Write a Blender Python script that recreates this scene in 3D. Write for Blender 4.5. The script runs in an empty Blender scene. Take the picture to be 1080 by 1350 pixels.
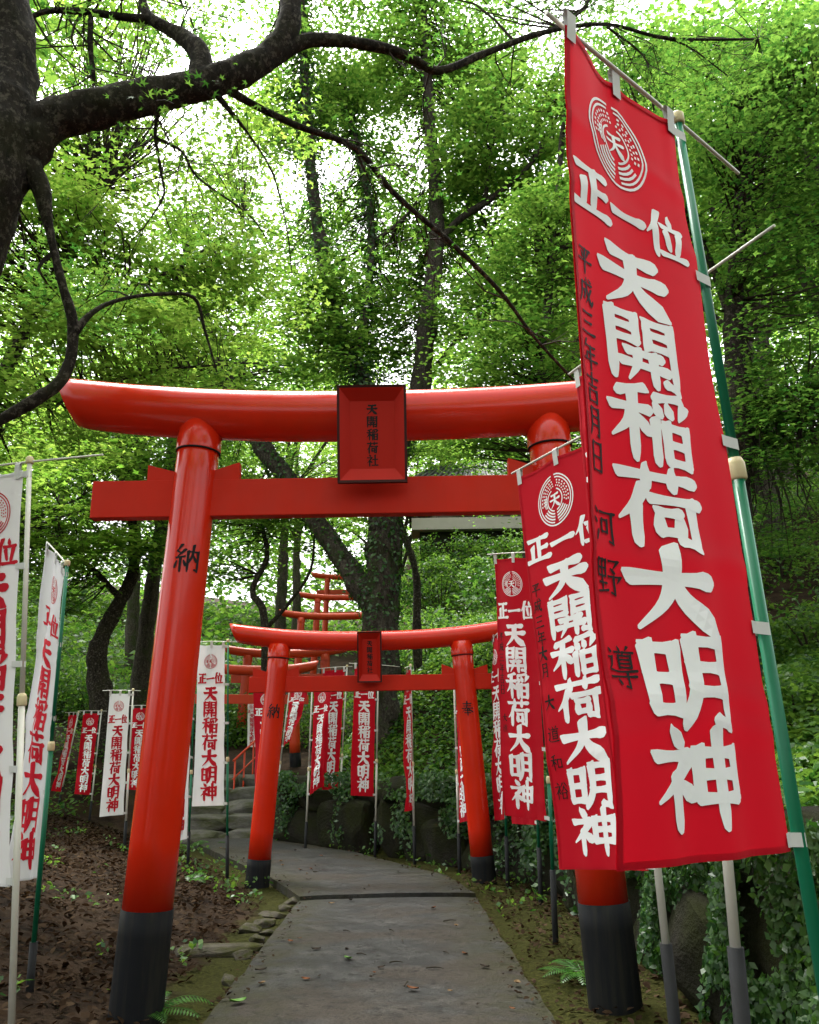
import bpy, bmesh, math, random
import numpy as np
from mathutils import Vector, Matrix, noise as mnoise

random.seed(7); rng = np.random.default_rng(7)
scene = bpy.context.scene
C = scene.collection

# ------------------------------------------------------------------ camera
FPX, CAMH = 1100.0, 1.30
PITCH, ROLL = math.radians(16.5), math.radians(-0.9)
cam_d = bpy.data.cameras.new('camera'); cam = bpy.data.objects.new('camera', cam_d); C.objects.link(cam)
cam_d.sensor_fit = 'HORIZONTAL'; cam_d.sensor_width = 36.0; cam_d.lens = 36.0*FPX/1080.0
cam_d.clip_start = 0.05; cam_d.clip_end = 600
MROT = Matrix.Rotation(math.pi/2+PITCH, 3, 'X') @ Matrix.Rotation(ROLL, 3, 'Z')
cam.matrix_world = Matrix.Translation((0, 0, CAMH)) @ MROT.to_4x4()
scene.camera = cam
scene.render.resolution_x, scene.render.resolution_y = 819, 1024

# ------------------------------------------------------------------ sky, sun, exposure
SUN_EL, SUN_ROT = math.radians(64), math.radians(-25)
world = bpy.data.worlds.new('World'); scene.world = world; world.use_nodes = True
wn = world.node_tree; wn.nodes.clear()
sky = wn.nodes.new('ShaderNodeTexSky'); sky.sky_type = 'NISHITA'; sky.sun_disc = False
sky.sun_elevation = SUN_EL; sky.sun_rotation = SUN_ROT; sky.dust_density = 6.0; sky.air_density = 1.0; sky.ozone_density = 0.6
hs = wn.nodes.new('ShaderNodeHueSaturation'); hs.inputs['Saturation'].default_value = 0.12
bg = wn.nodes.new('ShaderNodeBackground'); bg.inputs['Strength'].default_value = 0.15
wo = wn.nodes.new('ShaderNodeOutputWorld')
wn.links.new(sky.outputs[0], hs.inputs['Color']); wn.links.new(hs.outputs[0], bg.inputs['Color']); wn.links.new(bg.outputs[0], wo.inputs[0])
sun_d = bpy.data.lights.new('sun', 'SUN'); sun_d.energy = 1.5; sun_d.angle = math.radians(25); sun_d.color = (1, 0.96, 0.9)
sun = bpy.data.objects.new('sun', sun_d); C.objects.link(sun)
sd = Vector((math.cos(SUN_EL)*math.sin(SUN_ROT), math.cos(SUN_EL)*math.cos(SUN_ROT), math.sin(SUN_EL)))
sun.rotation_euler = sd.to_track_quat('Z', 'Y').to_euler(); sun.location = (0, 0, 30)
scene.view_settings.view_transform = 'Standard'; scene.view_settings.look = 'None'
scene.view_settings.gamma = 1.0; scene.view_settings.use_curve_mapping = False
scene.view_settings.exposure = 2.15
scene.render.engine = 'CYCLES'
scene.cycles.max_bounces = 5; scene.cycles.diffuse_bounces = 4; scene.cycles.glossy_bounces = 2; scene.cycles.transmission_bounces = 3

# ------------------------------------------------------------------ pixel helpers (1080 x 1350 photograph)
def ray(px, py): return MROT @ Vector(((px-540)/FPX, (675-py)/FPX, -1.0))
def P(px, py, Y):
    d = ray(px, py); return Vector((0, 0, CAMH)) + d*(Y/d.y)
def G(px, py, z=0.0):
    d = ray(px, py); return Vector((0, 0, CAMH)) + d*((z-CAMH)/d.z)

# ------------------------------------------------------------------ materials
MATS = {}
class NT:
    def __init__(s, name):
        s.m = bpy.data.materials.new(name); s.m.use_nodes = True; s.t = s.m.node_tree; s.t.nodes.clear()
        s.out = s.t.nodes.new('ShaderNodeOutputMaterial')
    def n(s, typ, **kw):
        nd = s.t.nodes.new(typ)
        for k, v in kw.items():
            if k in nd.inputs: nd.inputs[k].default_value = v
            else: setattr(nd, k, v)
        return nd
    def l(s, a, b): s.t.links.new(a, b)
    def coord(s, scale=(1, 1, 1), kind='Object'):
        tc = s.n('ShaderNodeTexCoord'); mp = s.n('ShaderNodeMapping'); mp.inputs['Scale'].default_value = scale
        s.l(tc.outputs[kind], mp.inputs[0]); return mp.outputs[0]
    def noise(s, vec, scale, detail=6, rough=0.6):
        nd = s.n('ShaderNodeTexNoise'); nd.inputs['Scale'].default_value = scale; nd.inputs['Detail'].default_value = detail
        nd.inputs['Roughness'].default_value = rough
        if vec is not None: s.l(vec, nd.inputs['Vector'])
        return nd.outputs['Fac']
    def ramp(s, fac, stops):
        r = s.n('ShaderNodeValToRGB'); e = r.color_ramp.elements
        while len(e) < len(stops): e.new(0.5)
        for el, (p, c) in zip(e, stops): el.position = p; el.color = (*c, 1) if len(c) == 3 else c
        s.l(fac, r.inputs[0]); return r.outputs[0]
    def mix(s, fac, a, b):
        m = s.n('ShaderNodeMix'); m.data_type = 'RGBA'
        for v, i in ((fac, 0), (a, 6), (b, 7)):
            if hasattr(v, 'links') or hasattr(v, 'is_linked'): s.l(v, m.inputs[i])
            else: m.inputs[i].default_value = (*v, 1) if isinstance(v, tuple) else v
        return m.outputs[2]
    def bump(s, h, strength, dist=0.02):
        b = s.n('ShaderNodeBump'); b.inputs['Strength'].default_value = strength; b.inputs['Distance'].default_value = dist
        s.l(h, b.inputs['Height']); return b.outputs[0]
    def principled(s, col, rough=0.6, bump=None, spec=0.5, coat=0.0, metallic=0.0):
        p = s.n('ShaderNodeBsdfPrincipled')
        for v, k in ((col, 'Base Color'), (rough, 'Roughness')):
            if hasattr(v, 'is_linked'): s.l(v, p.inputs[k])
            else: p.inputs[k].default_value = (*v, 1) if isinstance(v, tuple) else v
        p.inputs['Specular IOR Level'].default_value = spec; p.inputs['Coat Weight'].default_value = coat
        p.inputs['Coat Roughness'].default_value = 0.12; p.inputs['Metallic'].default_value = metallic
        if bump is not None: s.l(bump, p.inputs['Normal'])
        s.l(p.outputs[0], s.out.inputs[0]); return p

def paint(name, c, rough=0.32, dirt=(0.25, 0.03, 0.015), amount=0.12, coat=0.25, spec=0.4):
    m = NT(name); v = m.coord(kind='Object')
    n1 = m.noise(v, 2.2, 5); n2 = m.noise(m.coord((18, 18, 1.2)), 1.0, 6, 0.7)
    f = m.ramp(n2, [(0.45, (0, 0, 0)), (0.8, (amount,)*3)])
    dark = tuple(x*0.82 for x in c)
    base = m.mix(m.ramp(n1, [(0.35, (0,)*3), (0.65, (0.6,)*3)]), c, dark); col = m.mix(f, base, dirt)
    r = m.ramp(m.noise(v, 7, 5), [(0.3, (rough*0.75,)*3), (0.7, (rough*1.4,)*3)])
    m.principled(col, r, m.bump(m.noise(v, 30, 3), 0.015, 0.003), coat=coat, spec=spec); MATS[name] = m.m; return m.m

def bark(name, a, b, lichen, moss, mossamt=0.35, vs=1.0):
    m = NT(name)
    v = m.coord((6*vs, 6*vs, 1.6*vs)); v2 = m.coord()
    n1 = m.noise(v, 4.2, 10, 0.78); n2 = m.noise(v2, 3.1, 6); n3 = m.noise(v2, 9, 5)
    col = m.ramp(n1, [(0.34, a), (0.66, b)])
    n3 = m.noise(v2, 24, 8, 0.75)
    col = m.mix(m.ramp(n3, [(0.52, (0, 0, 0)), (0.60, (0.7,)*3)]), col, lichen)
    col = m.mix(m.ramp(n2, [(0.5, (0, 0, 0)), (0.62, (mossamt,)*3)]), col, moss)
    m.principled(col, 0.9, m.bump(n1, 1.0, 0.05), spec=0.12); MATS[name] = m.m; return m.m

def leaf(name, stops, trans, tmix=0.5, gloss=0.025):
    m = NT(name); g = m.n('ShaderNodeNewGeometry'); r = g.outputs['Random Per Island']
    v = m.coord(kind='Object'); nz = m.noise(v, 0.8, 3)
    mx = m.n('ShaderNodeMath', operation='MULTIPLY_ADD'); m.l(nz, mx.inputs[0]); mx.inputs[1].default_value = 0.9
    sub = m.n('ShaderNodeMath', operation='SUBTRACT'); m.l(r, sub.inputs[0]); sub.inputs[1].default_value = 0.5
    sc = m.n('ShaderNodeMath', operation='MULTIPLY'); m.l(sub.outputs[0], sc.inputs[0]); sc.inputs[1].default_value = 0.75
    m.l(sc.outputs[0], mx.inputs[2]); fac = mx.outputs[0]
    col = m.ramp(fac, stops); tcol = m.ramp(fac, [(stops[0][0], trans[0]), (stops[-1][0], trans[1])])
    d = m.n('ShaderNodeBsdfDiffuse'); m.l(col, d.inputs[0])
    t = m.n('ShaderNodeBsdfTranslucent'); m.l(tcol, t.inputs[0])
    gl = m.n('ShaderNodeBsdfGlossy'); gl.inputs['Roughness'].default_value = 0.35; gl.inputs[0].default_value = (0.8, 0.85, 0.8, 1)
    m1 = m.n('ShaderNodeMixShader'); m1.inputs[0].default_value = tmix; m.l(d.outputs[0], m1.inputs[1]); m.l(t.outputs[0], m1.inputs[2])
    m2 = m.n('ShaderNodeMixShader'); m2.inputs[0].default_value = gloss; m.l(m1.outputs[0], m2.inputs[1]); m.l(gl.outputs[0], m2.inputs[2])
    m.l(m2.outputs[0], m.out.inputs[0]); MATS[name] = m.m; return m.m

def cloth_mat(name, c, tr):
    m = NT(name); v = m.coord(kind='Object')
    n1 = m.noise(v, 3, 4); w = m.noise(m.coord((240, 240, 240)), 1.0, 2)
    col = m.mix(n1, c, tuple(x*0.86 for x in c))
    d = m.n('ShaderNodeBsdfPrincipled'); m.l(col, d.inputs['Base Color']); d.inputs['Roughness'].default_value = 0.62
    d.inputs['Specular IOR Level'].default_value = 0.12; d.inputs['Sheen Weight'].default_value = 0.03
    m.l(m.bump(w, 0.12, 0.002), d.inputs['Normal'])
    t = m.n('ShaderNodeBsdfTranslucent'); t.inputs[0].default_value = (*tr, 1)
    mx = m.n('ShaderNodeMixShader'); mx.inputs[0].default_value = 0.3; m.l(d.outputs[0], mx.inputs[1]); m.l(t.outputs[0], mx.inputs[2])
    m.l(mx.outputs[0], m.out.inputs[0]); MATS[name] = m.m; return m.m

def plain(name, c, rough=0.5, c2=None, scale=8, bumpamt=0.1, spec=0.15):
    m = NT(name); v = m.coord(); n = m.noise(v, scale, 6)
    col = m.mix(n, c, c2 if c2 else tuple(x*0.7 for x in c))
    m.principled(col, rough, m.bump(n, bumpamt, 0.01), spec=spec); MATS[name] = m.m; return m.m

paint('vermilion', (0.66, 0.024, 0.006), 0.17, coat=0.0, spec=0.38)
paint('vermilion_matt', (0.56, 0.022, 0.008), 0.5, coat=0.0, spec=0.15)
paint('vermilion_far', (0.66, 0.055, 0.012), 0.4, coat=0.05)
paint('black_sleeve', (0.014, 0.015, 0.017), 0.6, dirt=(0.05, 0.046, 0.03), amount=0.5, coat=0.0, spec=0.06)
plain('plaque_panel', (0.40, 0.013, 0.006), 0.5, (0.44, 0.016, 0.007))
plain('plaque_rail', (0.46, 0.016, 0.007), 0.5, (0.40, 0.014, 0.006))
plain('plaque_edge', (0.05, 0.012, 0.01), 0.5)
plain('ink', (0.012, 0.010, 0.010), 0.6, (0.02, 0.016, 0.014))
cloth_mat('red_cloth', (0.58, 0.006, 0.020), (0.45, 0.004, 0.012))
cloth_mat('white_cloth', (0.80, 0.80, 0.81), (0.75, 0.75, 0.75))
plain('white_print', (0.93, 0.93, 0.93), 0.7, (0.90, 0.90, 0.90))
plain('red_print', (0.58, 0.012, 0.028), 0.7, (0.50, 0.012, 0.024))
plain('tab_cloth', (0.68, 0.68, 0.66), 0.75, (0.55, 0.55, 0.52), 20)
plain('green_plastic', (0.006, 0.16, 0.075), 0.35, (0.006, 0.11, 0.055), 5, 0.02, 0.3)
plain('white_plastic', (0.66, 0.65, 0.58), 0.35, (0.5, 0.48, 0.4), 7, 0.02, 0.5)
plain('cream_plastic', (0.68, 0.58, 0.34), 0.4, (0.5, 0.42, 0.25), 14, 0.02)
plain('socket_pipe', (0.022, 0.025, 0.028), 0.7, (0.013, 0.012, 0.011), 9, 0.08)
plain('weathered_wood', (0.20, 0.16, 0.12), 0.8, (0.10, 0.08, 0.06), 5)
plain('plaster', (0.5, 0.47, 0.40), 0.8, (0.38, 0.35, 0.3), 3)
plain('roof_tile', (0.10, 0.10, 0.105), 0.6, (0.06, 0.06, 0.06), 9)
plain('glass_dark', (0.02, 0.025, 0.03), 0.15, (0.03, 0.03, 0.03))
bark('bark_near', (0.006, 0.005, 0.004), (0.045, 0.037, 0.028), (0.15, 0.13, 0.10), (0.045, 0.05, 0.014), 0.25)
bark('bark_mid', (0.012, 0.010, 0.008), (0.085, 0.072, 0.056), (0.12, 0.11, 0.085), (0.03, 0.05, 0.010), 0.55, 0.6)
bark('bark_pale', (0.05, 0.045, 0.032), (0.16, 0.14, 0.10), (0.22, 0.22, 0.17), (0.05, 0.07, 0.02), 0.4, 0.6)
plain('twig', (0.022, 0.017, 0.012), 0.9, (0.045, 0.035, 0.025))
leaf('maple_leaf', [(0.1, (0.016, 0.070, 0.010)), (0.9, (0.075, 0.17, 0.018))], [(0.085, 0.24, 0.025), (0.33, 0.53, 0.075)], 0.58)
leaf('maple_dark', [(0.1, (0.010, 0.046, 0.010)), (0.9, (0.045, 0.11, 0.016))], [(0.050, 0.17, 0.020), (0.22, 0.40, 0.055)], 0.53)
leaf('bright_leaf', [(0.1, (0.030, 0.10, 0.010)), (0.9, (0.10, 0.20, 0.020))], [(0.15, 0.34, 0.03), (0.45, 0.63, 0.10)], 0.6)
leaf('ivy_leaf', [(0.1, (0.010, 0.045, 0.010)), (0.9, (0.050, 0.12, 0.020))], [(0.03, 0.12, 0.01), (0.12, 0.28, 0.03)], 0.3, 0.03)
leaf('shrub_leaf', [(0.1, (0.014, 0.050, 0.010)), (0.9, (0.085, 0.17, 0.028))], [(0.05, 0.16, 0.015), (0.24, 0.42, 0.05)], 0.4, 0.025)
leaf('ground_leaf', [(0.1, (0.014, 0.055, 0.010)), (0.9, (0.10, 0.20, 0.035))], [(0.04, 0.15, 0.015), (0.26, 0.44, 0.05)], 0.35, 0.025)
leaf('litter_leaf', [(0.1, (0.012, 0.007, 0.004)), (0.65, (0.042, 0.028, 0.018)), (1.0, (0.080, 0.055, 0.034))], [(0.02, 0.01, 0.005), (0.1, 0.05, 0.02)], 0.1, 0.0)
leaf('fern_leaf', [(0.1, (0.025, 0.09, 0.015)), (0.9, (0.07, 0.18, 0.03))], [(0.06, 0.22, 0.02), (0.2, 0.42, 0.05)], 0.4)

def stone_mat(name, a, b, moss, amt):
    m = NT(name); v = m.coord(); n1 = m.noise(v, 5, 10, 0.7); n2 = m.noise(v, 2.2, 6); n3 = m.noise(v, 26, 6)
    col = m.ramp(n1, [(0.3, a), (0.7, b)])
    col = m.mix(m.ramp(n2, [(0.5-amt*0.35, (0, 0, 0)), (0.62, (0.9,)*3)]), col, moss)
    m.principled(col, 0.92, m.bump(m.mix(0.4, n1, n3), 0.9, 0.05), spec=0.08); MATS[name] = m.m
stone_mat('mossy_boulder', (0.008, 0.007, 0.006), (0.034, 0.031, 0.026), (0.018, 0.022, 0.006), 0.5)
stone_mat('edge_stone', (0.05, 0.045, 0.035), (0.15, 0.135, 0.105), (0.055, 0.060, 0.012), 0.2)
stone_mat('step_stone', (0.07, 0.068, 0.06), (0.17, 0.16, 0.14), (0.05, 0.055, 0.02), 0.2)

def path_mat():
    m = NT('path_concrete'); v = m.coord()
    big = m.noise(m.coord((1.0, 1.5, 1)), 0.9, 6, 0.6); mid = m.noise(m.coord((1.0, 1.4, 1)), 3.0, 12, 0.75); fine = m.noise(v, 60, 6, 0.7); speck = m.noise(v, 13, 5, 0.7)
    col = m.ramp(mid, [(0.36, (0.013, 0.013, 0.013)), (0.5, (0.040, 0.040, 0.038)), (0.64, (0.082, 0.079, 0.073))])
    col = m.mix(m.ramp(big, [(0.46, (0, 0, 0)), (0.58, (0.55,)*3)]), col, (0.048, 0.034, 0.022))
    col = m.mix(m.ramp(speck, [(0.54, (0, 0, 0)), (0.64, (0.75,)*3)]), col, (0.013, 0.012, 0.010))
    col = m.mix(m.ramp(m.noise(v, 85, 3, 0.8), [(0.40, (0.55,)*3), (0.52, (0,)*3)]), col, (0.010, 0.010, 0.009))
    at = m.n('ShaderNodeAttribute'); at.attribute_name = 'edge'
    em = m.n('ShaderNodeMath', operation='MULTIPLY'); m.l(at.outputs['Fac'], em.inputs[0]); m.l(m.ramp(m.noise(v, 7, 6), [(0.35, (0,)*3), (0.6, (1,)*3)]), em.inputs[1])
    col = m.mix(em.outputs[0], col, (0.026, 0.026, 0.008))
    r = m.ramp(mid, [(0.35, (0.55,)*3), (0.6, (0.9,)*3)])
    m.principled(col, r, m.bump(m.mix(0.6, mid, fine), 0.9, 0.02), spec=0.18); MATS['path_concrete'] = m.m
path_mat()
def ground_mat():
    m = NT('forest_soil'); v = m.coord()
    n1 = m.noise(v, 3, 9, 0.7); n2 = m.noise(v, 1.3, 6); n3 = m.noise(v, 40, 5, 0.7)
    col = m.ramp(n1, [(0.35, (0.010, 0.007, 0.005)), (0.65, (0.045, 0.029, 0.018))])
    at = m.n('ShaderNodeAttribute'); at.attribute_name = 'moss'
    ad = m.n('ShaderNodeMath', operation='ADD'); m.l(at.outputs['Fac'], ad.inputs[0]); m.l(n2, ad.inputs[1])
    col = m.mix(m.ramp(ad.outputs[0], [(0.86, (0, 0, 0)), (1.08, (0.9,)*3)]), col, m.ramp(n3, [(0.35, (0.014, 0.016, 0.004)), (0.65, (0.048, 0.050, 0.011))]))
    m.principled(col, 0.95, m.bump(m.mix(0.5, n1, n3), 0.8, 0.04), spec=0.05); MATS['forest_soil'] = m.m
ground_mat()

# ------------------------------------------------------------------ mesh helpers
def tag(o, label=None, cat=None, group=None, kind=None):
    for k, v in (('label', label), ('category', cat), ('group', group), ('kind', kind)):
        if v: o[k] = v
    return o
def link(name, me, mat, parent=None, smooth=False):
    o = bpy.data.objects.new(name, me); C.objects.link(o)
    if mat and not me.materials: me.materials.append(MATS[mat])
    if smooth: me.polygons.foreach_set('use_smooth', np.ones(len(me.polygons), bool))
    if parent is not None:
        o.parent = parent; o.matrix_parent_inverse = parent.matrix_basis.inverted()
    return o
def flat_caps(me):
    for p in me.polygons:
        if len(p.vertices) > 4: p.use_smooth = False
def empty(name, loc, label, cat, group=None):
    o = bpy.data.objects.new(name, None); C.objects.link(o); o.location = loc; o.empty_display_size = 0.2
    return tag(o, label, cat, group)
def mesh(name, verts, faces):
    me = bpy.data.meshes.new(name); me.from_pydata([tuple(v) for v in verts], [], faces); me.update(); return me
def np_mesh(name, V, nper):
    """V: (N*nper, 3); every consecutive nper vertices form one polygon"""
    V = np.ascontiguousarray(V, dtype=np.float32); nv = len(V); npoly = nv//nper
    me = bpy.data.meshes.new(name); me.vertices.add(nv); me.vertices.foreach_set('co', V.ravel())
    me.loops.add(nv); me.loops.foreach_set('vertex_index', np.arange(nv, dtype=np.int32))
    me.polygons.add(npoly); me.polygons.foreach_set('loop_start', np.arange(npoly, dtype=np.int32)*nper)
    me.polygons.foreach_set('loop_total', np.full(npoly, nper, dtype=np.int32)); me.update(calc_edges=True); return me
def catmull(pts, n):
    pts = [np.array(p, float) for p in pts]
    if len(pts) < 3: return [pts[0]+(pts[-1]-pts[0])*t for t in np.linspace(0, 1, n*(len(pts)-1)+1)]
    q = [2*pts[0]-pts[1]]+pts+[2*pts[-1]-pts[-2]]; out = []
    for i in range(1, len(q)-2):
        for k in range(n):
            t = k/n
            out.append(0.5*((2*q[i])+(-q[i-1]+q[i+1])*t+(2*q[i-1]-5*q[i]+4*q[i+1]-q[i+2])*t*t+(-q[i-1]+3*q[i]-3*q[i+1]+q[i+2])*t**3))
    out.append(pts[-1]); return out
def tube_geo(path, seg=8, cap=True, rough=0.0, seed=0.0):
    """path: list of (x,y,z,r); returns verts, faces"""
    V, Fc = [], []; n = len(path); pts = [Vector(p[:3]) for p in path]
    up = Vector((0.13, 0.97, 0.2)).normalized()
    for i in range(n):
        d = (pts[min(i+1, n-1)]-pts[max(i-1, 0)])
        d = d.normalized() if d.length > 1e-9 else Vector((0, 0, 1))
        a = d.cross(up)
        if a.length < 0.1: a = d.cross(Vector((1, 0, 0)))
        a.normalize(); b = d.cross(a)
        for k in range(seg):
            an = 2*math.pi*k/seg; v = a*math.cos(an)+b*math.sin(an); r = path[i][3]
            if rough: r *= 1+rough*mnoise.noise((pts[i]+v*r)*2.6+Vector((seed, 0, 0)))+0.6*rough*mnoise.noise((pts[i]+v*r)*8)+0.35*rough*mnoise.noise((pts[i]+v*r)*20)
            V.append(pts[i]+v*r)
    for i in range(n-1):
        for k in range(seg):
            k2 = (k+1) % seg; Fc.append((i*seg+k, i*seg+k2, (i+1)*seg+k2, (i+1)*seg+k))
    if cap: Fc.append(tuple(range(seg))[::-1]); Fc.append(tuple(range((n-1)*seg, n*seg)))
    return V, Fc
def tube(name, path, mat, parent, seg=10, sub=1, rough=0.0, smooth=True):
    if sub > 1: path = [tuple(p) for p in catmull(path, sub)]
    V, Fc = tube_geo(path, seg, True, rough, random.random()*50)
    o = link(name, mesh(name, V, Fc), mat, parent, smooth); flat_caps(o.data); return o
def merge(geos):
    V, Fc = [], []
    for v, f in geos:
        o = len(V); V += list(v); Fc += [tuple(i+o for i in q) for q in f]
    return V, Fc
def box_geo(c, sx, sy, sz, bev=0.0, M=None):
    bm = bmesh.new(); bmesh.ops.create_cube(bm, size=1.0)
    for v in bm.verts: v.co = Vector((v.co.x*sx, v.co.y*sy, v.co.z*sz))
    if bev: bmesh.ops.bevel(bm, geom=list(bm.edges), offset=bev, segments=2, affect='EDGES', profile=0.5)
    V = [(M @ v.co if M else v.co)+Vector(c) for v in bm.verts]; bm.verts.index_update()
    Fc = [tuple(v.index for v in f.verts) for f in bm.faces]; bm.free(); return V, Fc
def box(name, c, s, mat, parent, bev=0.004, M=None):
    return link(name, mesh(name, *box_geo(c, *s, bev, M)), mat, parent)

# ------------------------------------------------------------------ leaves
SHAPES = {
 'diamond': np.array([(0, 0, 0), (0.30, 0.45, 0.06), (0, 1.0, -0.03), (-0.30, 0.45, 0.06)]),
 'oval': np.array([(0, 0, 0), (0.24, 0.25, 0.05), (0.27, 0.6, 0.05), (0, 1.0, -0.08), (-0.27, 0.6, 0.05), (-0.24, 0.25, 0.05)]),
}
_m = [(0, 0, 0)]
for k, (a, L) in enumerate(((-105, 0.5), (-52, 0.85), (0, 1.0), (52, 0.85), (105, 0.5))):
    r = math.radians(a)
    if k: rn = math.radians(a-26); _m.append((0.30*math.sin(rn), 0.30*math.cos(rn), 0.0))
    _m.append((L*math.sin(r), L*math.cos(r), -0.10*L))
SHAPES['maple'] = np.array(_m)*0.62
SHAPES['trilobe'] = np.array([(0, 0, 0), (0.42, 0.40, -0.05), (0.13, 0.45, 0.02), (0, 1.0, -0.08), (-0.13, 0.45, 0.02), (-0.42, 0.40, -0.05)])*0.9
def leaf_verts(cen, nor, size, shape):
    S = SHAPES[shape]; N = len(cen)
    nor = nor/np.linalg.norm(nor, axis=1, keepdims=True)
    t = rng.normal(size=(N, 3)); t -= (t*nor).sum(1, keepdims=True)*nor; t /= np.linalg.norm(t, axis=1, keepdims=True)
    b = np.cross(nor, t)
    S2 = S.copy(); S2[:, 1] -= 0.45
    V = (cen[:, None, :] + size[:, None, None]*(S2[None, :, 0:1]*b[:, None, :] + S2[None, :, 1:2]*t[:, None, :] + S2[None, :, 2:3]*nor[:, None, :]))
    return V.reshape(-1, 3), len(S)
def up_normals(N, tilt):
    n = rng.normal(size=(N, 3))*tilt; n[:, 2] = 1.0; return n

# ------------------------------------------------------------------ terrain
WALL = np.array([(-0.9, 60), (-1.7, 23), (-2.5, 17.4), (-2.25, 14.8), (-1.1, 13.55), (0.12, 12.15), (0.88, 10.9), (1.36, 9.4), (1.52, 8.1), (1.62, 6.4), (1.62, 5.0), (1.55, 3.0), (1.50, 0.0), (1.5, -9)])
def wall_s(x, y):
    x = np.asarray(x, float); y = np.asarray(y, float); best = np.full(x.shape, 1e9); sg = np.ones(x.shape)
    for (ax, ay), (bx, by) in zip(WALL[:-1], WALL[1:]):
        dx, dy = bx-ax, by-ay; L2 = dx*dx+dy*dy
        t = np.clip(((x-ax)*dx+(y-ay)*dy)/L2, 0, 1); qx, qy = x-(ax+t*dx), y-(ay+t*dy); d = np.hypot(qx, qy)
        c = dx*(y-ay)-dy*(x-ax); m = d < best-1e-9; best = np.where(m, d, best); sg = np.where(m, np.sign(c), sg)
    return best*sg
def sstep(a, b, x): t = np.clip((x-a)/(b-a), 0, 1); return t*t*(3-2*t)
PL = [(-1.15, -6), (-1.10, 4.9), (-1.12, 8.76), (-1.68, 10.28), (-2.9, 13.0), (-3.95, 15.4)]     # path edges
PR = [(0.75, -6), (0.70, 4.8), (0.58, 8.73), (0.35, 10.05), (-0.86, 12.73), (-2.35, 14.88)]
def path_left(y): return np.interp(y, [p[1] for p in PL], [p[0] for p in PL])
def path_right(y): return np.interp(y, [p[1] for p in PR], [p[0] for p in PR])
def terrain(x, y):
    x = np.asarray(x, float); y = np.asarray(y, float); s = wall_s(x, y)
    dl = path_left(np.minimum(y, 15.4))-x
    zl = sstep(0.25, 2.6, dl)*0.34 + 0.10*np.clip(dl-2.2, 0, 30) + 0.03*np.sin(x*3.1+y*1.7)*sstep(0.3, 1.2, dl)
    st = sstep(16.2, 18.6, y)*1.15 + 0.22*np.clip(y-18.6, 0, 60) + 0.10*np.clip(-x-4.5, 0, 40)*sstep(13, 19, y)
    zl = zl*(1-0.6*sstep(15, 18, y)) + st
    zh = 0.80*sstep(0.12, 0.42, s) + 0.48*np.clip(s-0.4, 0, 9) + 0.22*np.clip(s-9.4, 0, 60) + 0.30*np.clip(y-13.5, 0, 45)*sstep(0.3, 2.8, s)
    zh = zh + 0.10*np.sin(x*1.3+0.7)*np.cos(y*0.9)*sstep(0.5, 2, s)
    edge = 0.03*sstep(0.0, 0.5, -s)*sstep(0.0, 0.4, x-path_right(y))*(y < 15)
    return np.where(s > 0, np.maximum(zh, np.where(y > 17, zl*sstep(3, 0, s), -1)), zl+edge) - 0.03
def tz(x, y): return float(terrain(np.array([x]), np.array([y]))[0])
def hit(px, py, y0=2.0, y1=70.0):
    d = ray(px, py); ys = np.linspace(y0, y1, 700); xs = d.x/d.y*ys; zs = CAMH+d.z/d.y*ys; g = terrain(xs, ys)
    k = np.argmax(zs < g)
    if zs[k] >= g[k]: return None
    return Vector((xs[k], ys[k], g[k]))

gx = np.unique(np.concatenate([np.linspace(-60, -9, 40), np.linspace(-9, -3, 60), np.linspace(-3, 3, 90), np.linspace(3, 9, 36), np.linspace(9, 60, 40)]))
gy = np.unique(np.concatenate([np.linspace(-25, -6, 20), np.linspace(-6, 2, 40), np.linspace(2, 18, 170), np.linspace(18, 40, 70), np.linspace(40, 110, 40)]))
XX, YY = np.meshgrid(gx, gy); ZZ = terrain(XX, YY)
for i in range(ZZ.shape[0]):
    for j in range(ZZ.shape[1]):
        x, y = XX[i, j], YY[i, j]
        if -9 < x < 6 and 0 < y < 20 and not (path_left(y)-0.1 < x < path_right(y)+0.1 and y < 15.5):
            ZZ[i, j] += 0.035*mnoise.noise((x*2.3, y*2.3, 0))+0.015*mnoise.noise((x*7, y*7, 3))
nx = len(gx); V = np.stack([XX, YY, ZZ], -1).reshape(-1, 3)
Fc = [(i*nx+j, i*nx+j+1, (i+1)*nx+j+1, (i+1)*nx+j) for i in range(len(gy)-1) for j in range(nx-1)]
gm = mesh('ground', V, Fc)
dlx = path_left(np.minimum(V[:, 1], 15.4))-V[:, 0]; drx = V[:, 0]-path_right(V[:, 1])
moss = np.where(V[:, 0] < path_left(V[:, 1])+0.5, 0.62*(1-sstep(0.15, 0.9, dlx)), 0.62*(1-sstep(0.7, 1.3, drx)))
moss = np.where(V[:, 1] > 15, 0.25, moss)
at = gm.attributes.new('moss', 'FLOAT', 'POINT'); at.data.foreach_set('value', moss.astype(np.float32))
tag(link('ground', gm, 'forest_soil', smooth=True), kind='structure')

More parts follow.
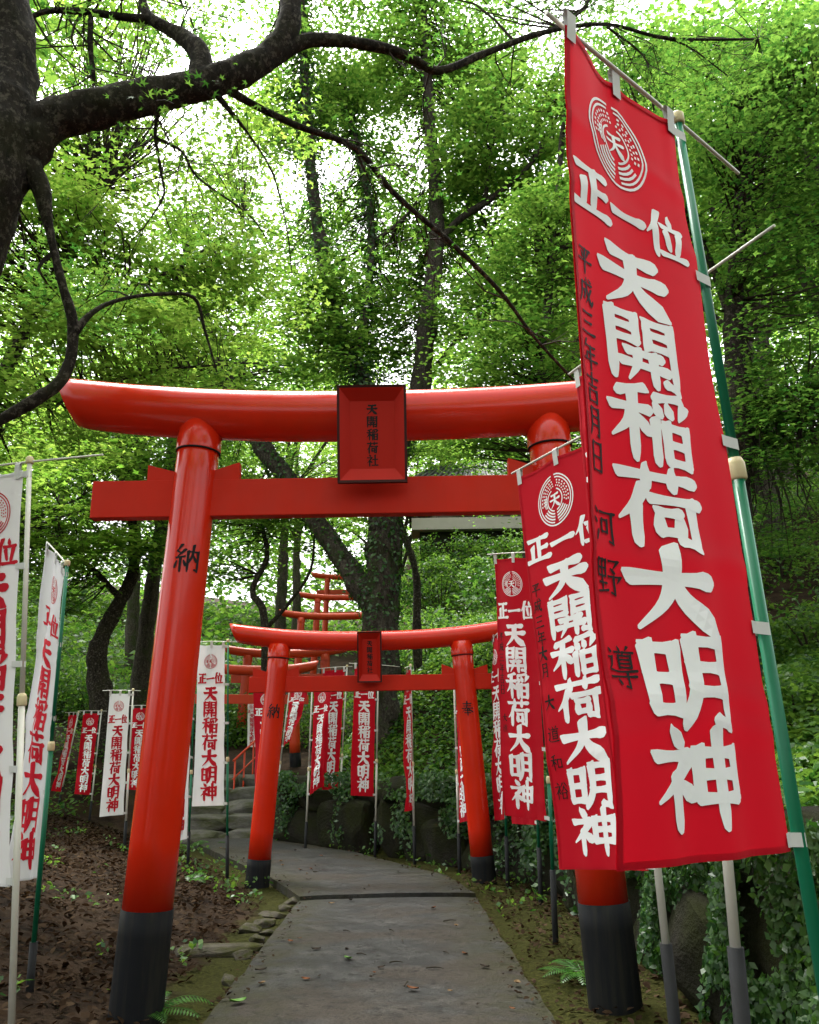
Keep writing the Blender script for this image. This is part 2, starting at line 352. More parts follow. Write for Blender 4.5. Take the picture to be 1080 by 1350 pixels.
# path slabs: two pours of concrete with an open joint and a small lip between them
def slab(name, ys, ztop, parent):
    V, Fc, E = [], [], []; nc = 15
    for i, y in enumerate(ys):
        xl, xr = float(path_left(y)), float(path_right(y))
        xl += 0.025*mnoise.noise((y*3.1, 5, 0))+0.012*mnoise.noise((y*11, 1, 0)); xr += 0.025*mnoise.noise((y*2.7, 9, 0))+0.012*mnoise.noise((y*12, 7, 0))
        for j in range(nc):
            t = j/(nc-1); tt = t
            x = xl+(xr-xl)*tt
            sk = 0.0 if y < 9.5 else (t-0.5)*0.0
            z = ztop+0.012*mnoise.noise((x*1.2, y*1.2, 0))-0.012*abs(2*t-1)**6
            V.append((x, y+sk, z)); E.append(max(0.0, abs(2*t-1)*1.5-0.6))
    n = len(ys)
    for i in range(n-1):
        for j in range(nc-1): a = i*nc+j; Fc.append((a, a+1, a+nc+1, a+nc))
    loop = [j for j in range(nc)]+[i*nc+nc-1 for i in range(1, n)]+[(n-1)*nc+j for j in range(nc-2, -1, -1)]+[i*nc for i in range(n-2, 0, -1)]
    o = len(V); V += [(V[k][0], V[k][1], -0.12) for k in loop]; E += [1.0]*len(loop); m = len(loop)
    for k in range(m): k2 = (k+1) % m; Fc.append((loop[k], o+k, o+k2, loop[k2]))
    me = mesh(name, V, Fc); a = me.attributes.new('edge', 'FLOAT', 'POINT'); a.data.foreach_set('value', np.array(E, np.float32))
    return link(name, me, 'path_concrete', parent)
pth = tag(bpy.data.objects.new('path', None), kind='structure'); C.objects.link(pth)
slab('path_slab', list(np.arange(-5.5, 8.70, 0.2))+[8.72], 0.030, pth)
slab('path_slab', list(np.arange(8.765, 15.2, 0.2)), 0.062, pth)

# ------------------------------------------------------------------ brush lettering
GL = {
'天': (15, "20,20 82,18;8,48 92,45;50,22 48,48 36,72 10,94;50,47 62,70 94,94"),
'大': (15, "8,38 92,35;50,6 48,38 36,66 8,94;50,38 62,66 95,94"),
'正': (14, "12,14 88,12;52,16 52,86;54,50 84,48;26,42 26,86;4,88 96,86"),
'一': (15, "8,54 92,48"),
'位': (12, "34,4 22,32 4,54;24,34 24,96;64,4 67,20;42,29 94,28;50,42 56,74;84,40 74,80;36,88 98,86"),
'開': (10.5, "10,8 10,96;10,8 42,8 42,42;10,24 40,24;10,41 42,41;58,42 58,8 90,8;90,8 90,92 76,88;58,24 88,24;58,41 90,41;28,57 72,56;20,73 80,72;40,57 38,74 26,96;61,57 61,96"),
'稲': (10.5, "42,4 12,14;4,34 46,32;26,12 26,97;25,36 18,54 2,72;29,42 44,60;90,5 56,12;54,20 60,33;70,18 74,31;94,16 85,34;53,44 53,96;67,46 67,94;67,46 94,46 94,94;67,68 94,68;67,91 94,91"),
'荷': (11, "6,16 94,14;34,3 35,27;66,3 65,27;30,31 20,52 4,70;21,54 21,98;38,42 96,41;46,57 46,82;46,57 68,57 68,82;46,80 68,80;84,42 84,94 68,89"),
'明': (12, "9,16 9,82;9,16 37,16 37,82;9,48 37,48;9,80 37,80;55,6 55,60 40,97;55,6 92,6 92,94 76,90;55,34 90,34;55,60 90,60"),
'神': (11, "22,2 33,15;4,28 42,27 24,52 2,72;24,48 24,98;29,54 44,68;51,24 51,72;51,24 93,24 93,72;51,46 93,46;51,70 93,70;72,2 72,100"),
'社': (10, "22,2 33,15;4,28 42,27 24,52 2,72;24,48 24,98;29,54 44,68;52,42 94,41;73,8 73,90;44,91 98,90"),
'納': (10, "28,3 12,24 27,32;42,20 10,48 42,44;26,48 26,97;12,60 5,82;38,58 46,76;54,27 54,97;54,27 93,27 93,95 82,90;74,5 70,40 58,66;74,40 87,62"),
'奉': (10, "18,18 82,17;22,34 78,33;6,50 94,49;50,3 44,42 6,78;54,46 70,62 96,78;33,66 67,66;27,81 73,81;50,56 50,99"),
'平': (9, "14,14 86,13;30,24 36,42;70,22 62,42;5,54 95,53;50,14 50,97"),
'成': (9, "22,24 90,23;22,24 20,60 5,94;22,48 44,48 42,74 34,72;52,5 60,50 86,93 93,76;82,40 66,68 46,91;70,5 83,14"),
'三': (10, "18,18 82,16;24,50 76,48;6,86 94,84"),
'年': (9, "28,3 10,34;24,22 86,21;26,44 82,43;26,44 26,66;5,67 95,66;54,22 54,99"),
'月': (9, "28,8 28,60 12,95;28,8 76,8 76,93 64,89;28,34 74,34;28,60 74,60"),
'河': (9, "10,10 23,20;5,36 18,46;8,92 27,62;34,18 97,17;42,36 42,68;42,36 66,36 66,68;42,66 66,66;84,18 84,94 70,89"),
'野': (8, "8,10 8,50;8,10 42,10 42,50;8,30 42,30;8,49 42,49;25,10 25,84;8,66 44,66;3,89 48,82;54,10 88,10 70,30;62,28 77,39;52,48 95,48 82,64;72,48 72,92 60,87"),
'導': (7.5, "8,8 17,16;5,28 18,28 14,46 5,54;8,56 40,61 97,58;44,3 50,12;76,3 68,12;30,16 93,16;60,16 56,24;42,24 42,52;42,24 82,24 82,52;42,33 82,33;42,42 82,42;42,51 82,51;7,73 93,71;66,62 66,97 54,94;32,78 41,89"),
'道': (8, "12,8 23,18;5,38 22,38 18,66 8,78;10,78 34,91 97,88;48,3 54,14;80,3 72,14;34,20 97,20;64,20 60,32;46,32 46,76;46,32 86,32 86,76;46,46 86,46;46,60 86,60;46,74 86,74"),
'和': (9, "42,4 12,14;4,34 50,32;28,12 28,97;27,36 18,54 3,72;30,42 46,60;60,32 60,82;60,32 92,32 92,82;60,79 92,79"),
'裕': (8, "20,3 31,14;3,26 40,25 22,52 3,70;22,48 22,97;28,52 41,68;39,43 30,54;62,6 48,28;78,6 95,26;70,24 60,44 42,62;70,26 82,44 99,60;54,62 54,95;54,62 86,62 86,95;54,92 86,92"),
'吉': (9, "10,18 90,17;50,3 50,42;22,43 78,42;24,58 24,96;24,58 76,58 76,96;24,93 76,93"),
'日': (9, "22,8 22,94;22,8 78,8 78,94;22,50 78,50;22,91 78,91"),
}
def glyph_strokes(ch, weight=1.0):
    """list of (centre points Nx2, half widths N) in a 0..1 box, y down"""
    w0, s = GL[ch]; out = []
    for st in s.split(';'):
        pts = [np.array([float(c) for c in q.split(',')]) for q in st.split(' ')]
        pieces, cur = [], [pts[0]]
        for i in range(1, len(pts)):
            cur.append(pts[i])
            if i < len(pts)-1:
                a = pts[i]-pts[i-1]; b = pts[i+1]-pts[i]
                if np.dot(a, b)/np.linalg.norm(a)/np.linalg.norm(b) < 0.55: pieces.append(cur); cur = [pts[i]]
        pieces.append(cur)
        for pc in pieces:
            L = sum(np.linalg.norm(pc[i+1]-pc[i]) for i in range(len(pc)-1)); sub = max(3, int(L/len(pc)/6))
            line = np.array(catmull(pc, sub)) if len(pc) > 2 else np.linspace(pc[0], pc[1], max(4, int(L/8)+1))
            n = len(line); t = np.linspace(0, 1, n); d = line[-1]-line[0]
            horiz = abs(d[0]) > 1.6*abs(d[1]); diag = (not horiz) and abs(d[0]) > 0.35*abs(d[1])
            vert = not horiz and not diag
            w = np.full(n, w0*weight)
            if horiz: w = w*(0.80-0.20*np.sin(np.pi*np.clip(t*1.1, 0, 1)))*(1+0.22*np.exp(-((t-0.93)/0.09)**2))
            elif diag and d[0] < 0: w = w*(1.14-0.92*t**1.3)
            elif diag and L > 30: w = w*np.interp(t, [0, 0.45, 0.78, 0.9, 1.0], [0.62, 0.95, 1.30, 1.05, 0.30])
            elif L < 26: w = w*np.interp(t, [0, 0.6, 1], [0.55, 1.12, 0.85])
            else: w = w*np.interp(t, [0, 0.12, 0.5, 0.85, 1], [1.15, 1.05, 0.90, 0.92, 0.72 if L < 60 else 0.55])
            d0 = (line[0]-line[1]); d0 /= np.linalg.norm(d0); d1 = (line[-1]-line[-2]); d1 /= np.linalg.norm(d1)
            line = np.vstack([line[0]+d0*w[0]*0.42, line[0]+d0*w[0]*0.30, line, line[-1]+d1*w[-1]*0.22, line[-1]+d1*w[-1]*0.44])
            w = np.concatenate([[w[0]*0.62, w[0]*0.96], w, [w[-1]*0.80, w[-1]*0.18]])
            out.append((line/100.0, w/200.0))
    return out
def ribbon(line, hw, fn, off, sides=(1,), slant=0.0):
    """a brush stroke as a three-vertex-wide strip on a surface: fn(uv Nx2, off) -> Nx3"""
    d = np.gradient(line, axis=0); d /= np.linalg.norm(d, axis=1, keepdims=True)+1e-9; nrm = np.stack([-d[:, 1], d[:, 0]], 1)
    geos = []
    for sd_ in sides:
        sl = np.zeros(n0 := len(line)); sl[:2] = slant; sl[-2:] = -slant*0.5; sh = d*(sl*hw)[:, None]; uv = np.concatenate([line+nrm*hw[:, None]+sh, line, line-nrm*hw[:, None]-sh]); Pn = fn(uv, off*sd_); n = len(line)
        Fc = []
        for i in range(n-1): Fc += [(i, i+1, n+i+1, n+i), (n+i, n+i+1, 2*n+i+1, 2*n+i)]
        geos.append(([Vector(p) for p in Pn], Fc))
    return geos
def text_geo(chars, fn, weight=1.0, sides=(1,), base=0.002, step=0.00004):
    """chars: (char, cx, cy, w, h) in surface units"""
    geos, k = [], 0
    for ch, cx, cy, w, h in chars:
        for line, hw in glyph_strokes(ch, weight):
            L = np.stack([cx+(line[:, 0]-0.5)*w, cy+(line[:, 1]-0.5)*h], 1)
            geos += ribbon(L, hw*(w+h)/2, fn, base+k*step, sides, 0.42); k = (k+1) % 14
    return merge(geos)
def crest_geo(cx, cy, R, fn, sides, base):
    geos = []; k = 0
    def arc(r, a0, a1, w, n=None):
        nonlocal k
        n = n or max(4, int(abs(a1-a0)/9)); a = np.radians(np.linspace(a0, a1, n))
        L = np.stack([cx+R*r*np.sin(a), cy-R*r*np.cos(a)], 1); geos.extend(ribbon(L, np.full(n, R*w/2), fn, base+(k % 5)*0.00008, sides)); k += 1
    arc(0.97, 5, 355, 0.055); arc(0.86, -172, -8, 0.05); arc(0.86, 8, 172, 0.05)
    for r in (0.75, 0.64, 0.53): arc(r, 122, 174, 0.06); arc(r, 186, 238, 0.06)
    arc(0.42, 20, 170, 0.05); arc(0.42, 190, 340, 0.05); arc(0.50, 244, 300, 0.045); arc(0.58, 250, 292, 0.045)
    for r in (0.54, 0.64, 0.74):
        for j in range(9):
            a = -100+j*11+(r*50) % 7
            arc(r, a, a+5.5, 0.055, 3)
            if j < 8: arc(r, 12+j*12+(r*37) % 6, 17.5+j*12+(r*37) % 6, 0.055, 3)
    g2 = text_geo([('天', cx, cy, R*0.62, R*0.66)], fn, 1.05, sides, base)
    return merge(geos+[g2])

# ------------------------------------------------------------------ torii
def cyl_leaning(a, b, r0, r1, seg=40, rings=10):
    return [(*(a+(b-a)*t), r0+(r1-r0)*t) for t in np.linspace(0, 1, rings)]
def torii(loc, half_base, half_top, zj, zkas, rk, Lk, curve, rp, znuki, hnuki, Lnuki, sleeve, label, plaque=None, writing=True, mat='vermilion', rotz=0.0, seg=40, ground_l=None):
    """built in local axes; loc is the middle of the span on the ground"""
    root = empty('torii_gate', loc, label, 'torii gate', 'vermilion torii gates over the path')
    root.rotation_euler.z = rotz
    def put(name, V, Fc, m, par, smooth=False):
        me = mesh(name, V, Fc); o = bpy.data.objects.new(name, me); C.objects.link(o); me.materials.append(MATS[m]); o.parent = par
        if smooth: me.polygons.foreach_set('use_smooth', np.ones(len(me.polygons), bool)); flat_caps(me)
        return o
    near = seg >= 24
    flat = 'vermilion_matt' if near else mat
    for s in (-1, 1):
        gz = (ground_l or 0.0)-0.15
        lean = (half_top-half_base)/zj
        ax = lambda z: Vector((s*(half_base+lean*z), 0, z))
        rr = lambda z: rp*(1.03-0.05*z/zj)
        zt = zkas-rk*0.25
        V, Fc = tube_geo([(*ax(z), rr(z)) for z in np.linspace(sleeve, zt, 9)], seg); pil = put('pillar', V, Fc, mat, root, True)
        V, Fc = tube_geo([(*ax(z), rr(z)+0.004) for z in np.linspace(gz, sleeve, 6)], seg); put('base_sleeve', V, Fc, 'black_sleeve', pil, True)
        zc = zkas-rk-0.075
        V, Fc = tube_geo([(*ax(z), rr(z)+q) for z, q in ((zc-0.004, 0.001), (zc, 0.008), (zc+0.01, 0.009), (zt, 0.009))], seg); put('collar', V, Fc, mat, pil, True)
        if near: V, Fc = tube_geo([(*ax(z), rr(z)+0.0095) for z in (zc-0.004, zc+0.006)], seg); put('collar_seam', V, Fc, 'black_sleeve', pil, True)
        if writing:
            ch = '納' if s < 0 else '奉'; zw = writing if isinstance(writing, float) else zj*0.66; sz = rp*1.15
            def fn(uv, off):
                z = zw-uv[:, 1]; cx = s*(half_base+lean*z); r = rp*(1.03-0.05*z/zj)+off+0.0015
                th = uv[:, 0]/rp; tox, toy = -loc.x-s*half_base, -loc.y; a0 = math.atan2(tox, -toy)*1.0
                th = th+math.atan2(tox, abs(toy))
                return np.stack([cx+r*np.sin(th), -r*np.cos(th), z], 1)
            V, Fc = text_geo([(ch, 0, 0, sz, sz*1.12)], fn, 1.0); put('lettering', V, Fc, 'ink', pil)
    # top beam: a pipe that sweeps up towards slanting ends
    n = 49; V, Fc = [], []
    for i in range(n):
        t = -1+2*i/(n-1); x0 = t*Lk
        for k in range(seg):
            a = 2*math.pi*k/seg; ly, lz = rk*math.sin(a), rk*math.cos(a)
            x = x0+(np.sign(t)*abs(t)**12)*lz*0.42
            V.append((x, ly, zkas+curve*abs(t)**2.4+lz))
    for i in range(n-1):
        for k in range(seg): k2 = (k+1) % seg; Fc.append((i*seg+k, (i+1)*seg+k, (i+1)*seg+k2, i*seg+k2))
    Fc.append(tuple(range(seg))); Fc.append(tuple(range((n-1)*seg, n*seg))[::-1])
    kas = put('top_beam', V, Fc, mat, root, True)
    for p in kas.data.polygons:
        if len(p.vertices) > 4: p.use_smooth = False
    V, Fc = box_geo((0, 0, znuki), 2*Lnuki, rp*0.62, hnuki, 0.006); put('tie_beam', V, Fc, flat, root)
    if near:
        for s in (-1, 1):
            xc = s*(half_base+(half_top-half_base)*znuki/zj)
            for d in (-1, 1):
                x1, x2 = xc+d*rp*0.7, xc+d*rp*2.15; zb = znuki+hnuki/2+0.001; ha, hb = 0.05, 0.115 if d*s < 0 else 0.105
                ty = rp*0.25
                V = [(x1, -ty, zb), (x2, -ty, zb), (x2, -ty, zb+hb), (x1, -ty, zb+ha), (x1, ty, zb), (x2, ty, zb), (x2, ty, zb+hb), (x1, ty, zb+ha)]
                put('wedge', V, [(0, 1, 2, 3), (7, 6, 5, 4), (0, 4, 5, 1), (3, 2, 6, 7), (1, 5, 6, 2), (0, 3, 7, 4)], flat, root)
    if plaque:
        pw, ph, pz, tilt, txt = plaque
        pe = put('plaque', *box_geo((0, 0, 0), pw*0.70, 0.012, ph*0.74), 'plaque_panel', root)
        pe.location = (0, -rk-0.03-ph*0.5*math.sin(tilt)*0.55, pz); pe.rotation_euler.x = tilt
        # mitred frame: inner edge on the panel, outer edge proud
        hw, hh, iw, ih, d0, d1 = pw/2, ph/2, pw*0.35, ph*0.37, -0.0065, -0.055
        for k in range(4):
            c = [(-1, 1), (1, 1), (1, -1), (-1, -1)]; a, b = c[k], c[(k+1) % 4]
            V = [(a[0]*iw, d0, a[1]*ih), (b[0]*iw, d0, b[1]*ih), (b[0]*hw, d1, b[1]*hh), (a[0]*hw, d1, a[1]*hh),
                 (a[0]*(hw+0.016), d1-0.004, a[1]*(hh+0.016)), (b[0]*(hw+0.016), d1-0.004, b[1]*(hh+0.016)), (b[0]*(hw+0.016), 0.012, b[1]*(hh+0.016)), (a[0]*(hw+0.016), 0.012, a[1]*(hh+0.016)),
                 (a[0]*iw, 0.008, a[1]*ih), (b[0]*iw, 0.008, b[1]*ih)]
            put('frame_rail', V, [(0, 1, 2, 3)], 'plaque_rail', pe)
            put('frame_edge', V[2:], [(0, 1, 2, 3), (2, 3, 4, 5), (4, 5, 6, 7)] if False else [(1, 0, 3, 2), (2, 3, 4, 5), (5, 4, 7, 6)], 'plaque_edge', pe)
        if txt:
            nT = len(txt); hh2 = ph*0.70/nT
            fn = lambda uv, off: np.stack([uv[:, 0], np.full(len(uv), -0.0065-off), -uv[:, 1]], 1)
            V, Fc = text_geo([(c, 0, (i-(nT-1)/2)*hh2, hh2*0.86, hh2*0.92) for i, c in enumerate(txt)], fn, 1.35, base=0.001); put('lettering', V, Fc, 'ink', pe)
    return root
t1z = P(187, 1197, 5.12).z
torii(Vector((-0.225, 5.1, 0)), 1.30, 1.14, 3.36, 3.475, 0.168, 2.02, 0.13, 0.137, 2.915, 0.245, 1.80, t1z,
      'nearest tall vermilion torii gate with a legible black-lettered plaque', (0.40, 0.58, 3.25, 0.20, '天開稲荷社'), 2.50)
t2z = P(345, 1133, 9.9).z
torii(Vector((-0.49, 9.95, 0.0)), 1.25, 1.08, 2.6, 2.655, 0.115, 1.63, 0.12, 0.125, 2.16, 0.18, 1.42, t2z,
      'second, shorter vermilion torii gate standing across the bend of the path', (0.25, 0.55, 2.45, 0.16, '天開稲荷社'), 1.85)

def far_torii(px, py, Y, halfspan, rotz, label, h):
    p = P(px, py, Y); g = tz(p.x, p.y); zk = max(p.z-g, 1.6)
    torii(Vector((p.x, p.y, g)), halfspan*1.06, halfspan*0.94, zk*0.95, zk, 0.11, halfspan*1.5, 0.14, 0.115, zk-0.62, 0.2, halfspan*1.32, 0.35, label, None, False, 'vermilion_far', rotz, 16, -0.5)
far_torii(333, 884, 18.6, 0.95, math.radians(18), 'tilted looking torii gate above the stone steps beside the orange handrail', 2.4)
far_torii(378, 862, 21.5, 1.05, 0.03, 'torii gate seen over the left shoulder of the second gate', 2.4)
far_torii(443, 813, 26.0, 1.15, 0.05, 'lowest of the three gates climbing the slope behind the ivy tree', 2.4)
far_torii(458, 788, 30.0, 1.15, 0.0, 'middle of the three gates climbing the slope behind the ivy tree', 2.4)
far_torii(466, 761, 34.0, 1.15, 0.0, 'topmost small gate on the slope behind the ivy tree', 2.4)

# ------------------------------------------------------------------ banners
SIZES = []
def banner(label, TL, TR, BR, BL, pole, cloth='red', polecol='green', detail=1, left='', donor='', wave=0.014, rod=(0.12, 0.10), joint=0.45, seed=0, sock=None, group=None, base=None, xs=None):
    """corners are (px, py, Y) as seen; pole is 'L' or 'R'"""
    tl, tr, br, bl = [np.array(P(*c)) for c in (TL, TR, BR, BL)]
    W = (np.linalg.norm(tr-tl)+np.linalg.norm(br-bl))/2; H = (np.linalg.norm(bl-tl)+np.linalg.norm(br-tr))/2
    SIZES.append((label[:40], round(float(W), 2), round(float(H), 2), np.round(bl, 2).tolist()))
    pe_t, pe_b = (tr, br) if pole == 'R' else (tl, bl); fe_t, fe_b = (tl, bl) if pole == 'R' else (tr, br)
    outd = pe_t-fe_t; outd /= np.linalg.norm(outd)
    sc = 1.0; rp = 0.0125*sc; gap = 0.035
    ptop, pbot = pe_t+outd*gap, pe_b+outd*gap; pd = (ptop-pbot)/np.linalg.norm(ptop-pbot)
    # run the pole down to the ground
    q = pbot.copy()
    for _ in range(400):
        if q[2] < tz(q[0], q[1])-0.04: break
        q = q-pd*0.02
    foot = q; top = ptop+pd*0.05
    g = Vector((foot[0], foot[1], tz(foot[0], foot[1])))
    root = empty('shrine_banner', g, label, 'banner', group or ('red prayer banners' if cloth == 'red' else 'white prayer banners'))
    nrm0 = np.cross(tr-tl, bl-tl); nrm0 /= np.linalg.norm(nrm0)
    if nrm0[1] > 0: nrm0 = -nrm0
    rs = np.random.default_rng(seed+11); ph = rs.uniform(0, 6.28, 6); cre = np.sort(rs.uniform(0.12, 0.95, 5))
    def surf(u, v):
        u = np.asarray(u)[..., None]; v = np.asarray(v)[..., None]
        B = (1-u)*(1-v)*tl+u*(1-v)*tr+u*v*br+(1-u)*v*bl
        f = (1-u) if pole == 'R' else u          # 0 at the pole, 1 at the free edge
        A = wave*(0.25+0.75*f)
        d = A*(np.sin(2*math.pi*(0.8*u+0.55*v)+ph[0])+0.45*np.sin(2*math.pi*(1.7*u-0.9*v)+ph[1])*f+0.55*np.sin(2*math.pi*(2.3*v+0.3*u)+ph[2])*f*v)
        for c in cre: d = d+wave*0.20*np.exp(-((v-c-0.008*np.sin(6*u+c*9))/0.016)**2)
        d = d+wave*0.3*np.sin(2*math.pi*3.1*u+ph[3]+2*v)*v*v
        sag = -0.010*np.abs(np.sin(math.pi*2*u))*(1-v)**8
        for uu in (0.03, 0.5, 0.94): d = d+wave*0.35*np.exp(-((u-uu-0.25*v*(0.5-uu))/0.05)**2)*np.exp(-v/0.10)
        d = d+wave*0.25*np.sin(2*math.pi*(1.1*u+1.9*v)+ph[4])*np.sin(2*math.pi*1.2*v+ph[5])
        pull = -0.009*np.abs(np.sin(math.pi*4*(v-0.012)/0.976))*(1-f)**4
        return B+d*nrm0+sag*np.array([0, 0, 1.0])+pull*outd
    def surf_n(u, v):
        e = 1e-3; a = surf(u+e, v)-surf(u-e, v); b = surf(u, v+e)-surf(u, v-e); n = np.cross(a, b); n /= np.linalg.norm(n, axis=-1, keepdims=True)+1e-12
        s = np.sign((n*nrm0).sum(-1, keepdims=True)); return n*s
    nu, nv = (33, 161) if detail > 1 else (15, 61)
    U, Vv = np.meshgrid(np.linspace(0, 1, nu), np.linspace(0, 1, nv)); S = surf(U, Vv).reshape(-1, 3)
    Fq = [(i*nu+j, i*nu+j+1, (i+1)*nu+j+1, (i+1)*nu+j) for i in range(nv-1) for j in range(nu-1)]
    cl = link('cloth', mesh('cloth', S, Fq), cloth+'_cloth', root, True)
    fn = lambda uv, off: surf(uv[:, 0]/W, uv[:, 1]/H)+surf_n(uv[:, 0]/W, uv[:, 1]/H)*off
    ink1 = 'white_print' if cloth == 'red' else 'red_print'; bs = 0.0017 if detail > 1 else 0.003
    Lw = 0.50; xo = W/2+(xs if xs is not None else (-0.035 if detail > 1 else -0.01))*W/0.5
    kx = W/Lw; hx = H/1.8                         # layout is drawn for a 0.5 x 1.8 m cloth
    V, Fc = crest_geo(xo, 0.195*hx, 0.125*min(kx, hx) if detail > 1 else 0.125*kx, fn if kx > 0.75 else fn, (1, -1), bs); link('crest', mesh('crest', V, Fc), ink1, cl)
    V, Fc = text_geo([(c, min(max(xo, W/2-0.018*kx), W/2+0.018*kx)+(i-1)*0.145*kx, 0.392*hx, 0.148*kx, 0.135*hx) for i, c in enumerate('正一位')], fn, 1.35, (1, -1), bs); link('rank_lettering', mesh('rank_lettering', V, Fc), ink1, cl)
    V, Fc = text_geo([(c, xo+0.01*kx, (0.563+i*0.1815)*hx, 0.252*kx, 0.183*hx) for i, c in enumerate('天開稲荷大明神')], fn, 1.42, (1, -1), bs); link('title_lettering', mesh('title_lettering', V, Fc), ink1, cl)
    if left:
        for i, c in enumerate(left):
            V, Fc = text_geo([(c, 0.048*kx, (0.58+i*0.075)*hx, 0.058*kx, 0.070*hx)], fn, 1.15, (1, -1), bs); link('date_character', mesh('date_character', V, Fc), 'ink', cl)
    if donor:
        for c, xx, yy, ss in donor:
            V, Fc = text_geo([(c, xx*kx, yy*hx, ss*kx, ss*hx*1.05)], fn, 1.0, (1, -1), bs); link('donor_character', mesh('donor_character', V, Fc), 'ink', cl)
    if detail > 1:
        hm = 0.013
        for name_, line in (('side_hem', np.stack([np.full(90, hm/2) if pole == 'R' else np.full(90, W-hm/2), np.linspace(0.004, H-0.004, 90)], 1)), ('bottom_hem', np.stack([np.linspace(0.004, W-0.004, 40), np.full(40, H-hm/2)], 1)), ('top_hem', np.stack([np.linspace(0.004, W-0.004, 40), np.full(40, hm/2)], 1))):
            V, Fc = merge(ribbon(line, np.full(len(line), hm/2), fn, 0.0024 if name_ == 'side_hem' else 0.0030, (1, -1))); link(name_, mesh(name_, V, Fc), cloth+'_cloth', cl)
    # pole: upper and lower tube, joint, cap, ground socket
    pm = polecol+'_plastic'; j = foot+(top-foot)*joint; ln = np.linalg.norm(top-foot)
    so = sock if sock else min(0.55, ln*0.2)
    sk = foot+pd*so
    seg = 14 if detail > 1 else 8
    pl = tube('pole', [(*sk, rp*1.15), (*j, rp*1.15)], pm, root, seg)
    tube('upper_tube', [(*(j-pd*0.01), rp*0.92), (*top, rp*0.92)], pm, pl, seg)
    tube('joint', [(*(j-pd*0.035), rp*1.5), (*(j-pd*0.03), rp*1.75), (*(j+pd*0.005), rp*1.7), (*(j+pd*0.02), rp*1.25)], 'cream_plastic', pl, seg)
    tube('cap', [(*(top-pd*0.02), rp*1.25), (*(top-pd*0.016), rp*1.5), (*(top+pd*0.01), rp*1.5), (*(top+pd*0.018), rp*0.9)], 'cream_plastic', pl, seg)
    tube('socket', [(*(foot-pd*0.12), rp*1.75), (*sk, rp*1.75)], 'socket_pipe', pl, seg)
    # crossbar runs through the top loops and past the pole
    bd = (ptop-fe_t); bl_ = np.linalg.norm(bd); bd /= bl_
    b0 = fe_t-bd*rod[1]+np.array([0, 0, 0.035]); b1 = ptop+bd*rod[0]+np.array([0, 0, 0.035])
    tube('crossbar', [(*b0, rp*0.42), (*((b0+b1)/2+np.array([0, 0, 0.006])), rp*0.44), (*b1, rp*0.38)], 'white_plastic', root, 8, 4)
    def band(pts, wdir, w, name='tab'):
        pts = np.array(pts); n = len(pts); V = [p-wdir*w/2 for p in pts]+[p+wdir*w/2 for p in pts]
        return link(name, mesh(name, V, [(i, i+1, n+i+1, n+i) for i in range(n-1)]), 'tab_cloth', root)
    ntop = 3
    for k in range(ntop):
        u = (0.03, 0.5, 0.94)[k]; c = surf(np.array([u]), np.array([0.0]))[0]; n = nrm0; c2 = surf(np.array([u]), np.array([0.022]))[0]
        a = np.array([0, 0, 1.0]); t = c+np.array([0, 0, 0.035])
        du = (tr-tl)/np.linalg.norm(tr-tl)
        band([c2+n*0.004, c+n*0.005, t+n*rp*0.6, t+a*rp*0.7, t-n*rp*0.6, c-n*0.005, c2-n*0.004], du, 0.030)
    ns = 5
    vdir = (pe_b-pe_t)/np.linalg.norm(pe_b-pe_t)
    for k in range(ns):
        v = 0.012+(0.976)*k/(ns-1); ue = 1.0 if pole == 'R' else 0.0; ui = 0.96 if pole == 'R' else 0.04
        c = surf(np.array([ue]), np.array([v]))[0]; ci = surf(np.array([ui]), np.array([v]))[0]; pc = ptop+(pbot-ptop)*v
        n = nrm0; r2 = rp*1.2
        band([ci+n*0.004, c+n*0.005, pc+n*r2, pc+outd*r2, pc-n*r2, c-n*0.005, ci-n*0.004], vdir, 0.028)
    return root

D1 = [('河', 0.058, 1.17, 0.078), ('野', 0.058, 1.275, 0.078), ('導', 0.058, 1.45, 0.078)]
banner('largest red banner at the right, nearest the camera, on a green pole', (733, 42, 1.55), (886, 168, 1.84), (1045, 1122, 1.84), (822, 1150, 1.55), 'R', 'red', 'green', 2,
       '平成三年吉月日', D1, 0.021, (0.30, 0.03), 0.67, 1)
banner('red banner mostly hidden behind the largest one, on a white pole', (757, 500, 3.0), (884, 410, 2.47), (946, 1118, 2.47), (820, 1118, 3.0), 'R', 'red', 'white', 2, '平成三年正月吉日', (), 0.012, (0.42, 0.03), 0.5, 2, sock=0.88)
D3 = [('大', 0.058, 1.10, 0.066), ('道', 0.058, 1.24, 0.07), ('和', 0.058, 1.36, 0.066), ('裕', 0.058, 1.48, 0.07)]
banner('red banner third from the camera, hanging before the right pillar of the nearest gate', (682, 630, 3.85), (796, 572, 3.35), (858, 1148, 3.35), (741, 1146, 3.85), 'R', 'red', 'white', 2,
       '平成三年十月'.replace('十', '大'), D3, 0.012, (0.25, 0.04), 0.5, 3, sock=0.72)
banner('red banner fourth from the camera, its crest and title in full view', (650, 736, 7.0), (707, 734, 6.7), (721, 1083, 6.7), (667, 1075, 7.0), 'R', 'red', 'green', 2, '平成三年吉日', [('大', 0.06, 1.15, 0.05), ('道', 0.06, 1.22, 0.05)], 0.016, (0.1, 0.06), 0.4, 4)
banner('red banner tucked behind the fourth one, only its hem showing', (662, 790, 8.7), (694, 788, 8.4), (706, 1088, 8.4), (676, 1086, 8.7), 'R', 'red', 'green', 1, '', (), 0.016, (0.1, 0.06), 0.4, 5)
banner('narrow red banner turned edge on right beside the right pillar of the second gate', (650, 845, 9.9), (658, 838, 9.55), (666, 1080, 9.55), (653, 1082, 9.9), 'R', 'red', 'green', 1, '', (), 0.03, (0.1, 0.06), 0.5, 6)
